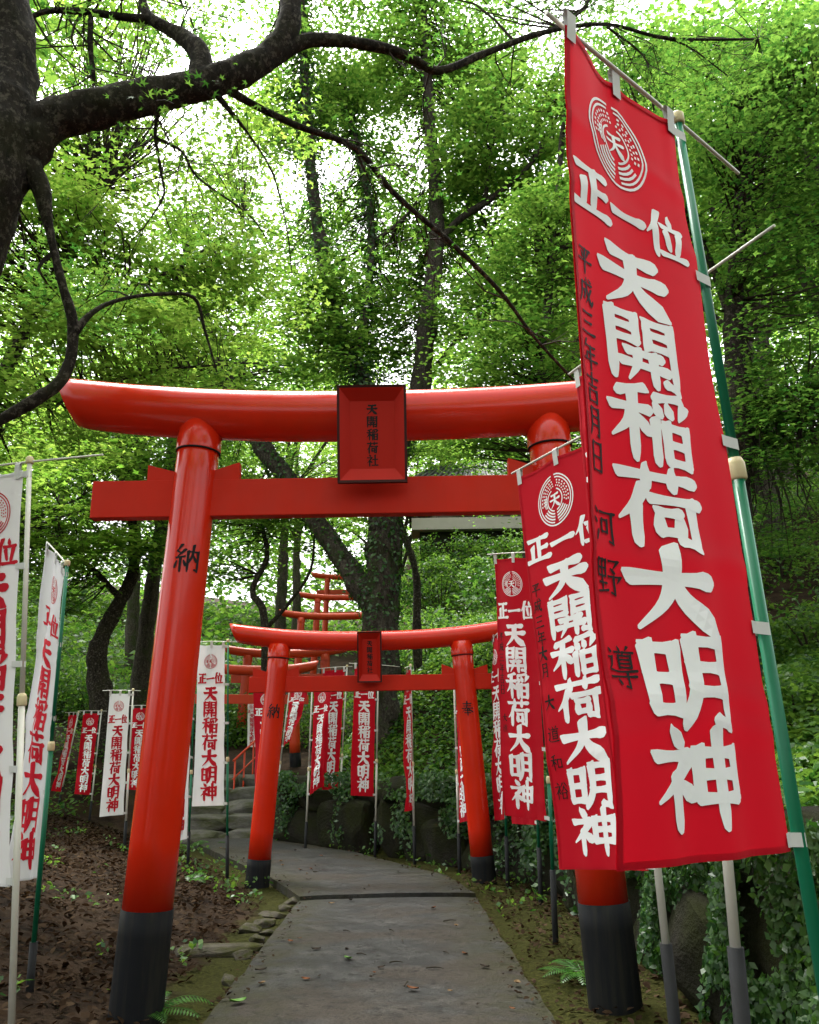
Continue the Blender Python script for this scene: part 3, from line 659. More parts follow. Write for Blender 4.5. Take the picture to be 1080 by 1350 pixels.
banner('red banner half hidden behind the right pillar of the second gate', (600, 892, 10.75), (617, 888, 10.4), (617, 1082, 10.4), (606, 1085, 10.75), 'L', 'red', 'white', 1, '', (), 0.03, (0.1, 0.1), 0.5, 7)
banner('slender red banner seen edge on before the boulder wall', (535, 884, 11.2), (541, 882, 11.6), (545, 1068, 11.6), (534, 1070, 11.2), 'R', 'red', 'white', 1, '', (), 0.03, (0.1, 0.1), 0.5, 8)
banner('red banner hanging flat beneath the plaque of the second gate', (467, 878, 12.35), (496, 880, 12.5), (493, 1050, 12.5), (463, 1049, 12.35), 'R', 'red', 'white', 1, '', (), 0.02, (0.35, 0.08), 0.5, 9)
banner('red banner overlapped on its left by another, left of the flat one', (427, 884, 13.7), (455, 882, 13.9), (446, 1042, 13.9), (424, 1041, 13.7), 'R', 'red', 'white', 1, '', (), 0.03, (0.1, 0.1), 0.5, 10)
banner('red banner tapering to a slanted hem, in front of its neighbour', (414, 905, 13.2), (438, 905, 13.0), (425, 1036, 13.1), (408, 1049, 13.2), 'L', 'red', 'white', 1, '', (), 0.035, (0.1, 0.1), 0.5, 11)
banner('red banner blown into a narrow triangle behind the left pillar of the second gate', (384, 905, 15.4), (408, 908, 15.1), (383, 972, 15.2), (374, 985, 15.4), 'L', 'red', 'white', 1, '', (), 0.04, (0.1, 0.1), 0.5, 12)
banner('red banner crossed by the left pillar of the second gate', (336, 906, 13.6), (368, 906, 13.4), (352, 1066, 13.4), (334, 1060, 13.6), 'R', 'red', 'white', 1, '', (), 0.025, (0.1, 0.1), 0.5, 13)
banner('tiny white banner far off above the stone steps', (327, 925, 19.2), (338, 925, 19.2), (337, 985, 19.2), (326, 985, 19.2), 'R', 'white', 'white', 1, '', (), 0.02, (0.1, 0.1), 0.5, 14)
banner('white banner on a green pole between the two gates, text in full view', (261, 850, 10.4), (297, 850, 10.4), (296, 1062, 10.4), (254, 1063, 10.4), 'R', 'white', 'green', 1, '', (), 0.022, (0.08, 0.08), 0.5, 15)
banner('white banner partly hidden behind the left pillar of the nearest gate', (236, 880, 11.2), (255, 895, 11.5), (247, 1106, 11.5), (230, 1110, 11.2), 'R', 'white', 'green', 1, '平成三年', (), 0.02, (0.08, 0.08), 0.5, 16)
banner('white banner on a white pole among the small red ones at left', (145, 914, 12.0), (172, 914, 12.1), (163, 1074, 12.1), (131, 1077, 12.0), 'R', 'white', 'white', 1, '', (), 0.024, (0.1, 0.1), 0.5, 17)
banner('farthest left small red banner, turned half away', (89, 942, 16.4), (102, 942, 16.8), (80, 1044, 16.8), (71, 1043, 16.4), 'R', 'red', 'white', 1, '', (), 0.034, (0.1, 0.1), 0.5, 18)
banner('small red banner at left between the half turned one and the white one', (110, 940, 16.2), (131, 940, 16.3), (119, 1048, 16.3), (98, 1047, 16.2), 'R', 'red', 'white', 1, '', (), 0.034, (0.1, 0.1), 0.5, 19)
banner('small red banner peeking out left of the nearest gate pillar', (175, 933, 15.2), (198, 933, 15.3), (188, 1042, 15.3), (166, 1041, 15.2), 'R', 'red', 'white', 1, '', (), 0.034, (0.1, 0.1), 0.5, 20)
banner('leftmost white banner on a white pole, cut off by the picture edge', (-78, 632, 4.0), (31, 620, 3.85), (12, 1170, 3.85), (-95, 1158, 4.0), 'R', 'white', 'white', 2, '', (), 0.014, (0.42, 0.03), 0.59, 21, sock=0.25, xs=0.06)
banner('white banner twisted by the wind on a green pole at far left', (62, 722, 5.6), (86, 750, 5.25), (50, 1157, 5.25), (4, 1167, 5.25), 'R', 'white', 'green', 2, '', (), 0.03, (0.02, 0.02), 0.55, 22, sock=0.30, xs=0.03)

# ------------------------------------------------------------------ boulder wall
def boulder_mesh(name, sx, sy, sz, seed, cuts=2, amp=0.22, rnd=0.5):
    bm = bmesh.new(); bmesh.ops.create_cube(bm, size=1.0); bmesh.ops.subdivide_edges(bm, edges=list(bm.edges), cuts=cuts, use_grid_fill=True)
    for v in bm.verts:
        p = v.co.copy(); n = p.normalized()*0.62; q = p.lerp(n, rnd)
        q *= 1+amp*mnoise.noise(q*2.1+Vector((seed*7.3, seed, 0)))+amp*0.5*mnoise.noise(q*5+Vector((0, seed*3.1, 2)))
        v.co = Vector((q.x*sx, q.y*sy, q.z*sz))
    me = bpy.data.meshes.new(name); bm.to_mesh(me); bm.free(); me.polygons.foreach_set('use_smooth', np.ones(len(me.polygons), bool)); return me
def angular_mesh(name, sx, sy, sz, seed, npt=30, box_=5.0, jit=0.13, bev=0.035):
    rs = np.random.default_rng(900+seed); p = rs.normal(size=(npt, 3)); p /= (np.abs(p)**box_).sum(1, keepdims=True)**(1/box_); p *= 0.55*(1-jit*rs.random((npt, 1)))
    bm = bmesh.new(); vs = [bm.verts.new(q) for q in p]; res = bmesh.ops.convex_hull(bm, input=vs)
    bmesh.ops.delete(bm, geom=[v for v in bm.verts if not v.link_faces], context='VERTS')
    bmesh.ops.dissolve_limit(bm, angle_limit=0.16, verts=list(bm.verts), edges=list(bm.edges))
    bmesh.ops.bevel(bm, geom=list(bm.edges), offset=bev, segments=1, affect='EDGES', profile=0.5)
    for v in bm.verts: v.co = Vector((v.co.x*sx, v.co.y*sy, v.co.z*sz))
    me = bpy.data.meshes.new(name); bm.to_mesh(me); bm.free(); return me
BM = [angular_mesh('stone', 1.1, 1.1, 1.1, k) for k in range(12)]
for b in BM: b.materials.append(MATS['mossy_boulder'])
wall = empty('boulder_wall', (0.6, 10.7, 0), 'dark mossy boulder retaining wall along the right side of the path', 'stone wall')
def along(poly):
    for (ax, ay), (bx, by) in zip(poly[:-1], poly[1:]):
        yield Vector((ax, ay, 0)), Vector((bx, by, 0))
k = 0
for a, b in along(WALL[2:12]):
    L = (b-a).length; d = (b-a)/L; n = Vector((-d.y, d.x, 0)); t = 0.0
    while t < L-0.05:
        w = random.uniform(0.6, 1.2); h = random.uniform(0.6, 0.85)
        for lay in (0, 1):
            o = bpy.data.objects.new('stone', BM[random.randrange(len(BM))]); C.objects.link(o); o.parent = wall
            p = a+d*(t+w/2+(0.3 if lay else 0))+n*(0.20+0.12*lay+random.uniform(-0.05, 0.05)); zb = -0.08 if lay == 0 else h*0.78
            hh = h if lay == 0 else random.uniform(0.3, 0.45)
            o.location = p-Vector((0.6, 10.7, 0))+Vector((0, 0, zb+hh/2)); o.scale = (w, random.uniform(0.5, 0.65), hh)
            o.rotation_euler = (random.uniform(-0.08, 0.08), random.uniform(-0.08, 0.08), math.atan2(d.y, d.x)+random.uniform(-0.12, 0.12))
        t += w*0.93

# ------------------------------------------------------------------ stone steps and handrail
stp = empty('stone_steps', (-3.35, 16.4, 0), 'rough stone steps at the far end of the path', 'steps')
for i in range(5):
    y = 15.55+i*0.62; z = 0.10+0.22*i
    wobble = 0.1*math.sin(i*2.1)
    for s in range(2):
        me = angular_mesh('tread', 1.0, 1.05, 0.95, 20+i*2+s, 44, 9.0, 0.08, 0.03); me.materials.append(MATS['step_stone'])
        o = bpy.data.objects.new('tread', me); C.objects.link(o); o.parent = stp
        o.location = (-0.48+0.95*s+wobble-0.12*i*0.6, y-16.4, z-0.14); o.scale = (1.05, 0.85, 0.42)
rail = empty('handrail', (-3.9, 19.0, tz(-3.9, 19.0)), 'orange painted handrail beside the steps below the far gates', 'handrail')
r0, r1 = P(308, 1003, 17.2), P(348, 966, 18.4)
tube('top_rail', [(*r0, 0.022), (*r1, 0.022)], 'vermilion_far', rail, 8)
for t in (0.05, 0.35, 0.65, 0.95):
    p = r0.lerp(r1, t); tube('post', [(p.x, p.y, tz(p.x, p.y)-0.4, 0.018), (*p, 0.018)], 'vermilion_far', rail, 8)
tube('lower_rail', [(r0.x, r0.y, r0.z-0.35, 0.015), (r1.x, r1.y, r1.z-0.35, 0.015)], 'vermilion_far', rail, 8)

# ------------------------------------------------------------------ trees
def nearest_on(limbs_s, c):
    d = limbs_s[:, :3]-c; k = np.argmin((d*d).sum(1)); return limbs_s[k]
def tree(name, label, limbs, blobs, barkm, leafm, lsize, shape='diamond', spray=(0.45, 30), twigs=True, cat='tree', tilt=0.36, ivy=None, flat=0.20, group=None, dens=2.0, lmul=1.5, side=0):
    """limbs: lists of (x,y,z,r), the first is the trunk; blobs: (centre, radii, number of sprays)"""
    base = limbs[0][0]
    root = empty(name, base[:3], label, cat, group); sm = []
    for i, L in enumerate(limbs):
        seg = 28 if L[0][3] > 0.14 else 16 if L[0][3] > 0.06 else (9 if L[0][3] > 0.04 else 6)
        tube('trunk' if i == 0 else 'limb', L, barkm, root, seg, 12 if L[0][3] > 0.14 else 7 if L[0][3] > 0.06 else 5, 0.26 if L[0][3] > 0.05 else 0.12)
        s = np.array(catmull(L, 8))
        if i == 0 and len(limbs) > 1: s = s[len(s)//2:]
        sm.append(s)
    sm = np.vstack(sm); cen, nor, siz, tw = [], [], [], []
    for c, r, n in blobs:
        c = np.array(c); r = np.array(r); n = int(n*dens)
        p = rng.normal(size=(n*3, 3)); p /= np.linalg.norm(p, axis=1, keepdims=True); p *= rng.uniform(0.15, 1, (n*3, 1))**0.45
        pts = c+p*r; keep = np.array([mnoise.noise(Vector(q)*1.15+Vector((3, 1, 0))) for q in pts]) > -0.10
        pts = pts[keep][:n]
        for q in pts:
            R = spray[0]*rng.uniform(0.6, 1.35); m = int(spray[1]*lmul*rng.uniform(0.6, 1.3))
            sn = rng.normal(size=3)*0.30; sn[2] = 1; sn /= np.linalg.norm(sn)
            o = rng.normal(size=(m, 3))*np.array([1, 1, flat])*R*0.55; o -= 0.0
            o[:, 2] -= 0.35*(o[:, 0]**2+o[:, 1]**2)/max(R, 0.1)*0.5
            o = o-(o@sn)[:, None]*sn*(1-flat) if flat < 0.5 else o
            cen.append(q+o); nn = up_normals(m, tilt)+sn*0.5; nor.append(nn); siz.append((0.5+0.95*rng.beta(1.6, 2.0, m))*lsize)
            if twigs:
                a = nearest_on(sm, q); A = a[:3]; ra = min(a[3]*0.6, 0.016); mid = (A+q)/2+rng.normal(size=3)*0.10*np.linalg.norm(q-A)+np.array([0, 0, 0.06*np.linalg.norm(q-A)])
                pth_ = catmull([(*A, ra), (*mid, ra*0.65), (*q, 0.003)], 2); tw.append(tube_geo([tuple(z) for z in pth_], 3, False))
                for _ in range(1):
                    e = q+o[rng.integers(m)]; tw.append(tube_geo([(*q, 0.003), (*e, 0.0015)], 3, False))
    for _ in range(side):
        Lm = limbs[1+int(rng.integers(len(limbs)-1))]; st_ = np.array(catmull(Lm, 6)); a = st_[int(rng.integers(len(st_)//4, len(st_)))]
        if a[3] > 0.06 or a[2] < 4.15: continue
        d = rng.normal(size=3); d[2] = d[2]*0.6-0.25; d /= np.linalg.norm(d); ln = rng.uniform(0.25, 0.9); pts_ = [np.array(a[:3])]
        for k_ in range(4): d = d+rng.normal(size=3)*0.28; d /= np.linalg.norm(d); pts_.append(pts_[-1]+d*ln/4)
        rr_ = min(a[3]*0.5, 0.007); tw.append(tube_geo([(*p_, rr_*(1-0.2*i_)) for i_, p_ in enumerate(pts_)], 4, False))
        for k_ in (1, 2, 3):
            d2 = d+rng.normal(size=3)*0.7; d2 /= np.linalg.norm(d2); l2 = ln*rng.uniform(0.25, 0.5); e1 = pts_[k_]+d2*l2*0.5+rng.normal(size=3)*0.02; e2 = e1+d2*l2*0.5+np.array([0, 0, -0.05*l2])
            tw.append(tube_geo([(*pts_[k_], rr_*0.6), (*e1, rr_*0.45), (*e2, rr_*0.2)], 3, False))
            if rng.random() < 0.6 and e2[2] > 3.95:
                m = int(rng.integers(5, 12)); cen.append(e2+rng.normal(size=(m, 3))*0.09*np.array([1, 1, 0.5])); nor.append(up_normals(m, 0.5)); siz.append(rng.uniform(0.65, 1.2, m)*lsize)
    cen = np.vstack(cen); nor = np.vstack(nor); siz = np.concatenate(siz)
    Vv, k = leaf_verts(cen, nor, siz, shape); cr = link('crown', np_mesh('crown', Vv, k), leafm, root); cr['kind'] = 'stuff'
    if tw: V, Fc = merge(tw); t = link('twigs', mesh('twigs', V, Fc), 'twig', root); t['kind'] = 'stuff'
    if ivy:
        cs, ns = [], []
        for li, t0, t1, cnt, sp in ivy:
            s = np.array(catmull(limbs[li], 12)); idx = rng.uniform(t0, t1, cnt)*(len(s)-1); s = s[idx.astype(int)]
            a = rng.normal(size=(cnt, 3)); a /= np.linalg.norm(a, axis=1, keepdims=True); cs.append(s[:, :3]+a*(s[:, 3:4]*1.05+rng.uniform(0, sp, (cnt, 1)))); b = a.copy(); b[:, 2] += 0.5; ns.append(b+rng.normal(size=(cnt, 3))*0.35)
        cs = np.vstack(cs); ns = np.vstack(ns); Vv, k = leaf_verts(cs, ns, rng.uniform(0.05, 0.11, len(cs)), 'diamond'); iv = link('ivy', np_mesh('ivy', Vv, k), 'ivy_leaf', root); iv['kind'] = 'stuff'
    return root
def L(*pts): return [(*P(a, b, Y), r) for a, b, Y, r in pts]
def B(px, py, Y, rx, rz, ry, n): return (tuple(P(px, py, Y)), (rx*Y/FPX, ry, rz*Y/FPX), n)

# foreground tree: trunk leaves the frame at left, its limbs sweep across the top
ft = (-3.05, 3.7)
tree('maple_tree', 'gnarled dark foreground tree at the left edge, its heavy limb sweeping right', [
    [(ft[0], ft[1], tz(*ft)-0.1, 0.30), (-2.75, 3.72, 1.4, 0.235), (*P(-125, 480, 3.75), 0.20), (*P(-22, 275, 3.8), 0.185), (*P(12, 120, 3.85), 0.165), (*P(-2, -60, 3.9), 0.14), (*P(-30, -260, 4.0), 0.10)],
    L((10, 215, 3.82, 0.15), (65, 160, 3.85, 0.115), (130, 143, 3.9, 0.10), (215, 122, 4.0, 0.095), (290, 105, 4.1, 0.088), (350, 75, 4.2, 0.082), (382, 25, 4.25, 0.07), (376, -60, 4.3, 0.055), (395, -190, 4.4, 0.035)),
    L((345, 85, 4.2, 0.06), (410, 53, 4.3, 0.045), (500, 62, 4.5, 0.036), (545, 78, 4.6, 0.032), (580, 93, 4.7, 0.027), (640, 70, 4.85, 0.024), (720, 42, 5.0, 0.019), (800, 32, 5.2, 0.016), (880, 50, 5.4, 0.013), (1000, 52, 5.7, 0.008)),
    L((292, 108, 4.1, 0.05), (320, 130, 4.3, 0.026), (390, 165, 4.5, 0.022), (468, 195, 4.7, 0.021), (520, 255, 4.9, 0.019), (600, 325, 5.1, 0.017), (660, 385, 5.3, 0.015), (705, 445, 5.5, 0.012), (760, 505, 5.7, 0.009)),
    L((262, 108, 4.05, 0.07), (264, 72, 4.1, 0.062), (235, 45, 4.15, 0.045), (195, 20, 4.2, 0.036), (185, -20, 4.25, 0.03), (170, -120, 4.4, 0.02)),
    L((200, 26, 4.2, 0.034), (160, 22, 4.2, 0.026), (110, 15, 4.2, 0.022), (60, 15, 4.1, 0.018), (30, 30, 4.05, 0.012)),
    L((120, 22, 4.2, 0.02), (119, 60, 4.2, 0.018), (124, 105, 4.2, 0.013)),
    L((25, 200, 3.82, 0.09), (52, 245, 3.84, 0.055), (62, 290, 3.85, 0.03), (78, 360, 3.9, 0.026), (96, 430, 3.95, 0.028), (86, 492, 3.95, 0.027), (50, 525, 3.9, 0.030), (-30, 570, 3.85, 0.03)),
    L((97, 440, 3.95, 0.026), (122, 412, 4.0, 0.015), (155, 396, 4.1, 0.012), (205, 388, 4.25, 0.012), (255, 392, 4.4, 0.011), (270, 435, 4.5, 0.009), (286, 490, 4.6, 0.005)),
    L((215, 118, 4.0, 0.03), (208, 150, 4.05, 0.014), (205, 180, 4.1, 0.012), (213, 230, 4.15, 0.009), (215, 260, 4.2, 0.007), (190, 300, 4.3, 0.004)),
    L((206, 182, 4.1, 0.012), (240, 200, 4.2, 0.008), (262, 235, 4.3, 0.007), (330, 285, 4.5, 0.005), (360, 330, 4.7, 0.003)),
    L((286, 125, 4.1, 0.02), (330, 180, 4.3, 0.007), (360, 230, 4.5, 0.006), (378, 300, 4.6, 0.005), (385, 360, 4.7, 0.003)),
    L((720, 42, 5.0, 0.015), (760, 20, 5.1, 0.012), (790, -20, 5.2, 0.01), (830, -90, 5.4, 0.006)),
    L((860, 48, 5.35, 0.010), (905, 60, 5.5, 0.007), (960, 100, 5.8, 0.005)),
    L((800, 35, 5.2, 0.012), (845, 70, 5.3, 0.008), (860, 100, 5.4, 0.005)),
  ], [B(40, -190, 4.2, 330, 130, 0.9, 34), B(420, -170, 4.8, 330, 110, 0.9, 34), B(760, -70, 5.4, 260, 95, 0.9, 22), B(330, 30, 5.3, 230, 45, 0.7, 8), B(640, 30, 5.6, 160, 40, 0.6, 8), B(960, 40, 5.9, 130, 60, 0.6, 12),
      B(30, 420, 4.6, 140, 120, 0.5, 7), B(150, 60, 4.9, 120, 50, 0.5, 6)],
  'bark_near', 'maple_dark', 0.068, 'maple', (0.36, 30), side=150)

# big ivy-clad tree behind the gates, forking above the top beam
itb = P(498, 960, 15.6); itb.z = tz(itb.x, itb.y)
YI = itb.y
tree('forked_tree', 'large ivy clad tree with a forked trunk behind the nearest gate plaque', [
    [(itb.x, itb.y, itb.z-0.3, 0.42), *L((500, 850, YI, 0.34), (505, 760, YI, 0.31), (508, 680, YI, 0.29), (522, 600, YI, 0.21), (552, 520, YI+.2, 0.21), (563, 430, YI+.3, 0.19), (577, 310, YI+.4, 0.17), (570, 200, YI+.5, 0.14), (560, 60, YI+.6, 0.10), (555, -80, YI+.7, 0.05))],
    L((505, 700, YI, 0.25), (500, 610, YI-.2, 0.19), (485, 520, YI-.3, 0.16), (455, 455, YI-.4, 0.15), (425, 340, YI-.5, 0.14), (408, 200, YI-.5, 0.12), (400, 60, YI-.6, 0.09), (395, -60, YI-.6, 0.06)),
    L((495, 800, YI, 0.25), (440, 720, YI+.4, 0.20), (385, 640, YI+.7, 0.19), (335, 570, YI+.9, 0.18), (290, 480, YI+1.1, 0.15), (262, 390, YI+1.2, 0.12), (235, 280, YI+1.3, 0.08)),
    L((575, 325, YI+.4, 0.09), (605, 290, YI+.2, 0.075), (650, 260, YI, 0.065), (700, 215, YI-.2, 0.05), (735, 150, YI-.3, 0.035), (750, 90, YI-.4, 0.02)),
    L((640, 265, YI, 0.05), (645, 220, YI, 0.045), (655, 160, YI, 0.03)),
    L((470, 460, YI-.4, 0.08), (483, 400, YI, 0.085), (490, 310, YI+.2, 0.085), (480, 230, YI+.3, 0.07), (450, 120, YI+.4, 0.05)),
    L((490, 320, YI+.2, 0.05), (530, 290, YI+.3, 0.035), (560, 250, YI+.4, 0.02)),
    L((578, 480, YI+.3, 0.06), (610, 440, YI, 0.045), (660, 405, YI-.2, 0.03), (705, 380, YI-.4, 0.02)),
  ], [B(400, 120, YI, 90, 150, 1.0, 60), B(560, 60, YI+1, 170, 100, 1.4, 70), B(430, 420, YI-.8, 60, 100, 0.5, 40), B(660, 180, YI, 120, 130, 1.2, 70), B(300, 330, YI+1, 120, 120, 1.1, 45), B(660, 420, YI-.5, 110, 90, 0.9, 45), B(500, 620, YI+1.5, 60, 30, 0.6, 6), B(250, 520, YI+1.2, 110, 80, 0.9, 40), B(480, -60, YI, 260, 80, 2.0, 70), B(490, 160, YI+1.2, 90, 90, 1.2, 36), B(520, 300, YI+3, 110, 90, 1.2, 36), B(620, 130, YI+2, 110, 80, 1.2, 36), B(515, 440, YI+1, 75, 70, 0.8, 26), B(500, 90, YI+1.5, 80, 70, 1.0, 22), B(480, 330, YI+2, 120, 110, 1.2, 40), B(560, 420, YI+2.2, 100, 90, 1.2, 40), B(420, 470, YI+2, 120, 60, 1.0, 34)],
  'bark_mid', 'maple_leaf', 0.115, 'diamond', (0.55, 40), dens=2.2, ivy=[(0, 0.05, 0.45, 3200, 0.16), (1, 0.1, 1.0, 9000, 0.42), (2, 0.0, 0.7, 2000, 0.14), (5, 0.2, 1.0, 2200, 0.2)])

def simple_tree(px, py, Y, crowns, label, trunk_px, barkm='bark_mid', leafm='maple_leaf', lsize=0.11, spray=(0.6, 42), name='broadleaf_tree', shape='diamond', limbs=None, tilt=0.36, ivy=None, r0=0.16):
    """trunk_px: extra trunk points (px, py) upward; the foot is on the terrain at depth Y"""
    p = P(px, py, Y); g = tz(p.x, p.y); n = len(trunk_px)
    tr_ = [(p.x, p.y, g-0.2, r0*1.25)]+[(*P(a, b, Y+0.15*i), r0*(1-0.8*(i+1)/n)+0.02) for i, (a, b) in enumerate(trunk_px)]
    return tree(name, label, [tr_]+(limbs or []), crowns, barkm, leafm, lsize, shape, spray, tilt=tilt, ivy=ivy)
# mid-ground maples around the path
simple_tree(-60, 900, 8.5, [B(60, 330, 8.5, 190, 130, 1.3, 75), B(170, 470, 8.8, 190, 80, 1.3, 60), B(20, 560, 8.3, 130, 80, 1.0, 30), B(230, 300, 9.2, 140, 130, 1.0, 38), B(-60, 200, 8.5, 160, 120, 1.2, 30), B(150, 200, 9.4, 110, 70, 1.0, 22), B(330, 190, 10.2, 100, 60, 1.0, 18), B(300, 400, 9.6, 110, 80, 1.0, 30), B(100, 60, 9.5, 130, 60, 1.0, 26), B(250, 20, 10, 130, 50, 1.0, 22)],
    'bright green maple spreading over the left end of the nearest gate', [(-50, 700), (-20, 560), (30, 440), (90, 340), (130, 250)], 'bark_near', 'bright_leaf', 0.10, (0.5, 38), 'maple_tree', 'trilobe', r0=0.10,
    limbs=[L((-20, 560, 8.8, 0.05), (90, 520, 8.8, 0.035), (200, 490, 8.9, 0.02), (300, 480, 9, 0.01)), L((30, 440, 8.9, 0.05), (120, 400, 8.9, 0.035), (240, 350, 9.2, 0.02), (320, 290, 9.4, 0.01))])
simple_tree(962, 880, 7.6, [B(950, 250, 8, 190, 130, 1.3, 70), B(1040, 420, 7.6, 130, 120, 1.0, 45), B(900, 120, 8.5, 200, 90, 1.3, 55), B(1080, 120, 7.6, 120, 110, 1.1, 40), B(1000, 560, 8.2, 120, 60, 0.9, 30), B(1050, 570, 7.4, 90, 70, 0.8, 26), B(1010, 680, 9.0, 110, 60, 1.0, 24)],
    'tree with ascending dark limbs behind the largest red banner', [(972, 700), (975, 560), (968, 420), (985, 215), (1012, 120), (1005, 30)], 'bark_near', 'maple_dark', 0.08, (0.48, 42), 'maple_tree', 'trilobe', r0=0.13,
    limbs=[L((985, 215, 8.1, 0.06), (1020, 185, 8.0, 0.04), (1065, 160, 7.8, 0.025), (1120, 150, 7.7, 0.015)), L((1010, 130, 8.2, 0.04), (1040, 100, 8.1, 0.03), (1080, 60, 8, 0.02)), L((975, 560, 7.9, 0.06), (1010, 548, 7.8, 0.035), (1060, 540, 7.6, 0.02)), L((970, 440, 7.9, 0.05), (930, 330, 8.2, 0.035), (880, 240, 8.5, 0.02))])
simple_tree(700, 900, 12.5, [B(690, 470, 12.5, 130, 70, 1.2, 50), B(740, 330, 12.8, 120, 110, 1.3, 60), B(640, 560, 12.6, 90, 60, 1.0, 22), B(800, 120, 13, 160, 110, 1.3, 60)],
    'slim tree behind the right end of the nearest gate', [(700, 760), (705, 640), (712, 520), (722, 400), (735, 260), (745, 130)], 'bark_mid', 'maple_leaf', 0.095, (0.52, 42), r0=0.12)
simple_tree(150, 980, 18.5, [B(110, 640, 18.5, 150, 80, 1.6, 80), B(200, 700, 18.8, 110, 60, 1.4, 50), B(40, 760, 18.5, 90, 80, 1.2, 42), B(220, 560, 19, 140, 60, 1.4, 50)],
    'crooked dark trunk leaning right in the undergrowth at left', [(128, 880), (135, 840), (160, 790), (176, 750), (170, 660), (140, 580)], 'bark_near', 'maple_leaf', 0.115, (0.6, 42), r0=0.22,
    limbs=[L((160, 790, 18.9, 0.08), (110, 740, 18.8, 0.055), (60, 720, 18.6, 0.04), (10, 730, 18.5, 0.02)), L((172, 740, 19.1, 0.08), (230, 700, 18.9, 0.04), (300, 690, 18.8, 0.03), (370, 710, 18.7, 0.02))])
simple_tree(352, 900, 17, [B(340, 650, 17, 90, 60, 1.2, 40), B(290, 720, 17.5, 80, 50, 1.0, 26), B(400, 690, 17, 70, 50, 1.0, 24)],
    'thin crooked dark stem left of the ivy tree, above the second gate', [(350, 830), (333, 780), (352, 735), (345, 690), (340, 640)], 'bark_near', 'maple_leaf', 0.10, (0.5, 36), r0=0.07,
    limbs=[L((350, 830, 17.1, 0.05), (385, 790, 17, 0.04), (410, 750, 17, 0.03), (415, 700, 17, 0.02))])
simple_tree(552, 900, 17.5, [B(560, 590, 17.5, 70, 30, 0.8, 18)],
    'thin black stem right of the ivy tree trunk', [(550, 830), (549, 760), (535, 710), (525, 670), (530, 600)], 'bark_near', 'maple_leaf', 0.10, (0.5, 36), r0=0.085)
simple_tree(735, 1010, 18, [B(760, 560, 18, 140, 90, 1.6, 60), B(700, 640, 18, 90, 50, 1.2, 30)], 'tree on the slope behind the red banners', [(730, 850), (725, 720), (735, 600), (750, 500)], r0=0.18)

# forest behind: each tree stands on the slope
def bg_tree(x, y, h, r, n, label, leafm, lsize=0.145, barkm='bark_mid', dens=2.05):
    g = tz(x, y); bx = random.uniform(-0.6, 0.6); by = random.uniform(-0.5, 0.5)
    tk = [(x, y, g-0.3, 0.24), (x+bx*0.3, y+by*.3, g+h*0.3, 0.19), (x+bx*0.7, y+by*.7, g+h*0.6, 0.13), (x+bx, y+by, g+h*0.92, 0.05)]
    lim, bl = [], []
    for k in range(6):
        a = k*2.4+random.random(); rr = r*random.uniform(0.5, 0.85); z0 = g+h*random.uniform(0.35, 0.6); z1 = g+h*random.uniform(0.6, 0.95)
        lim.append([(x+bx*0.5, y+by*.5, z0, 0.08), (x+bx*.5+math.cos(a)*rr*0.5, y+by*.5+math.sin(a)*rr*0.5, (z0+z1)/2+0.3, 0.055), (x+math.cos(a)*rr, y+math.sin(a)*rr, z1, 0.02)])
        bl.append(((x+math.cos(a)*rr, y+math.sin(a)*rr, z1), (r*0.55, r*0.55, h*0.17), n//7))
    bl.append(((x+bx, y+by, g+h*0.93), (r*0.6, r*0.6, h*0.16), n//7))
    return tree('broadleaf_tree', label, lim and [tk]+lim, bl, barkm, leafm, lsize, 'diamond', (0.8, 46), group=None, dens=dens, lmul=1.9)
BG = [(-9.5, 16, 9, 3.2, 100, 'bright_leaf', 'broad bright tree behind the twisted white banner'), (-14, 22, 12, 4.2, 130, 'maple_leaf', 'tall tree far back at the left edge'),
      (-6.8, 21, 11, 3.4, 120, 'maple_leaf', 'tree rising behind the left pillar of the nearest gate'), (-10, 30, 13, 4.2, 120, 'bright_leaf', 'pale crowned tree deep in the wood at left'),
      (-4.6, 29, 12, 3.6, 110, 'bright_leaf', 'pale crowned tree on the slope between gate pillar and ivy tree'), (-0.8, 33, 11, 3.6, 110, 'bright_leaf', 'bright tree on the ridge behind the fork of the ivy tree'),
      (7.0, 27, 12, 3.6, 120, 'maple_leaf', 'tree on the slope right of the ivy tree'), (3.6, 17.5, 10, 3.0, 110, 'maple_leaf', 'tree on the slope behind the fourth banner'),
      (7.2, 16, 10, 3.2, 95, 'maple_leaf', 'dark tree on the slope behind the green banner pole'), (10.5, 22, 12, 4.0, 130, 'maple_leaf', 'tall tree far back at the right'),
      (5.6, 9.5, 8.5, 2.6, 70, 'maple_leaf', 'dark tree overhanging the right edge beyond the boulder wall'), (8.5, 31, 13, 4.2, 120, 'bright_leaf', 'pale crowned tree on the ridge at right'),
      (2.2, 42, 11, 4.0, 100, 'maple_leaf', 'tree beyond the shrine building'), (-16, 36, 14, 5, 120, 'maple_leaf', 'farthest tall tree at left'), (-5.5, 40, 13, 4.6, 110, 'maple_leaf', 'farthest tree above the climbing gates')]
BG += [(-4.8, -2.5, 9, 3.4, 90, 'maple_leaf', 'unseen tree added for shade beside the path, left of the viewpoint'), (4.6, -1.5, 9, 3.4, 90, 'maple_leaf', 'unseen tree added for shade above the wall, right of the viewpoint'), (0.3, -8.5, 11, 4.2, 110, 'maple_leaf', 'tall unseen tree added for shade behind the viewpoint'), (-7.5, 6.5, 10, 3.0, 90, 'maple_leaf', 'unseen tree added for shade on the bank beyond the left edge'), (-6, -9, 11, 4, 90, 'maple_leaf', 'unseen tree added for shade farther back behind the viewpoint')]  # out-of-view trees, added to block open sky and darken the front surfaces
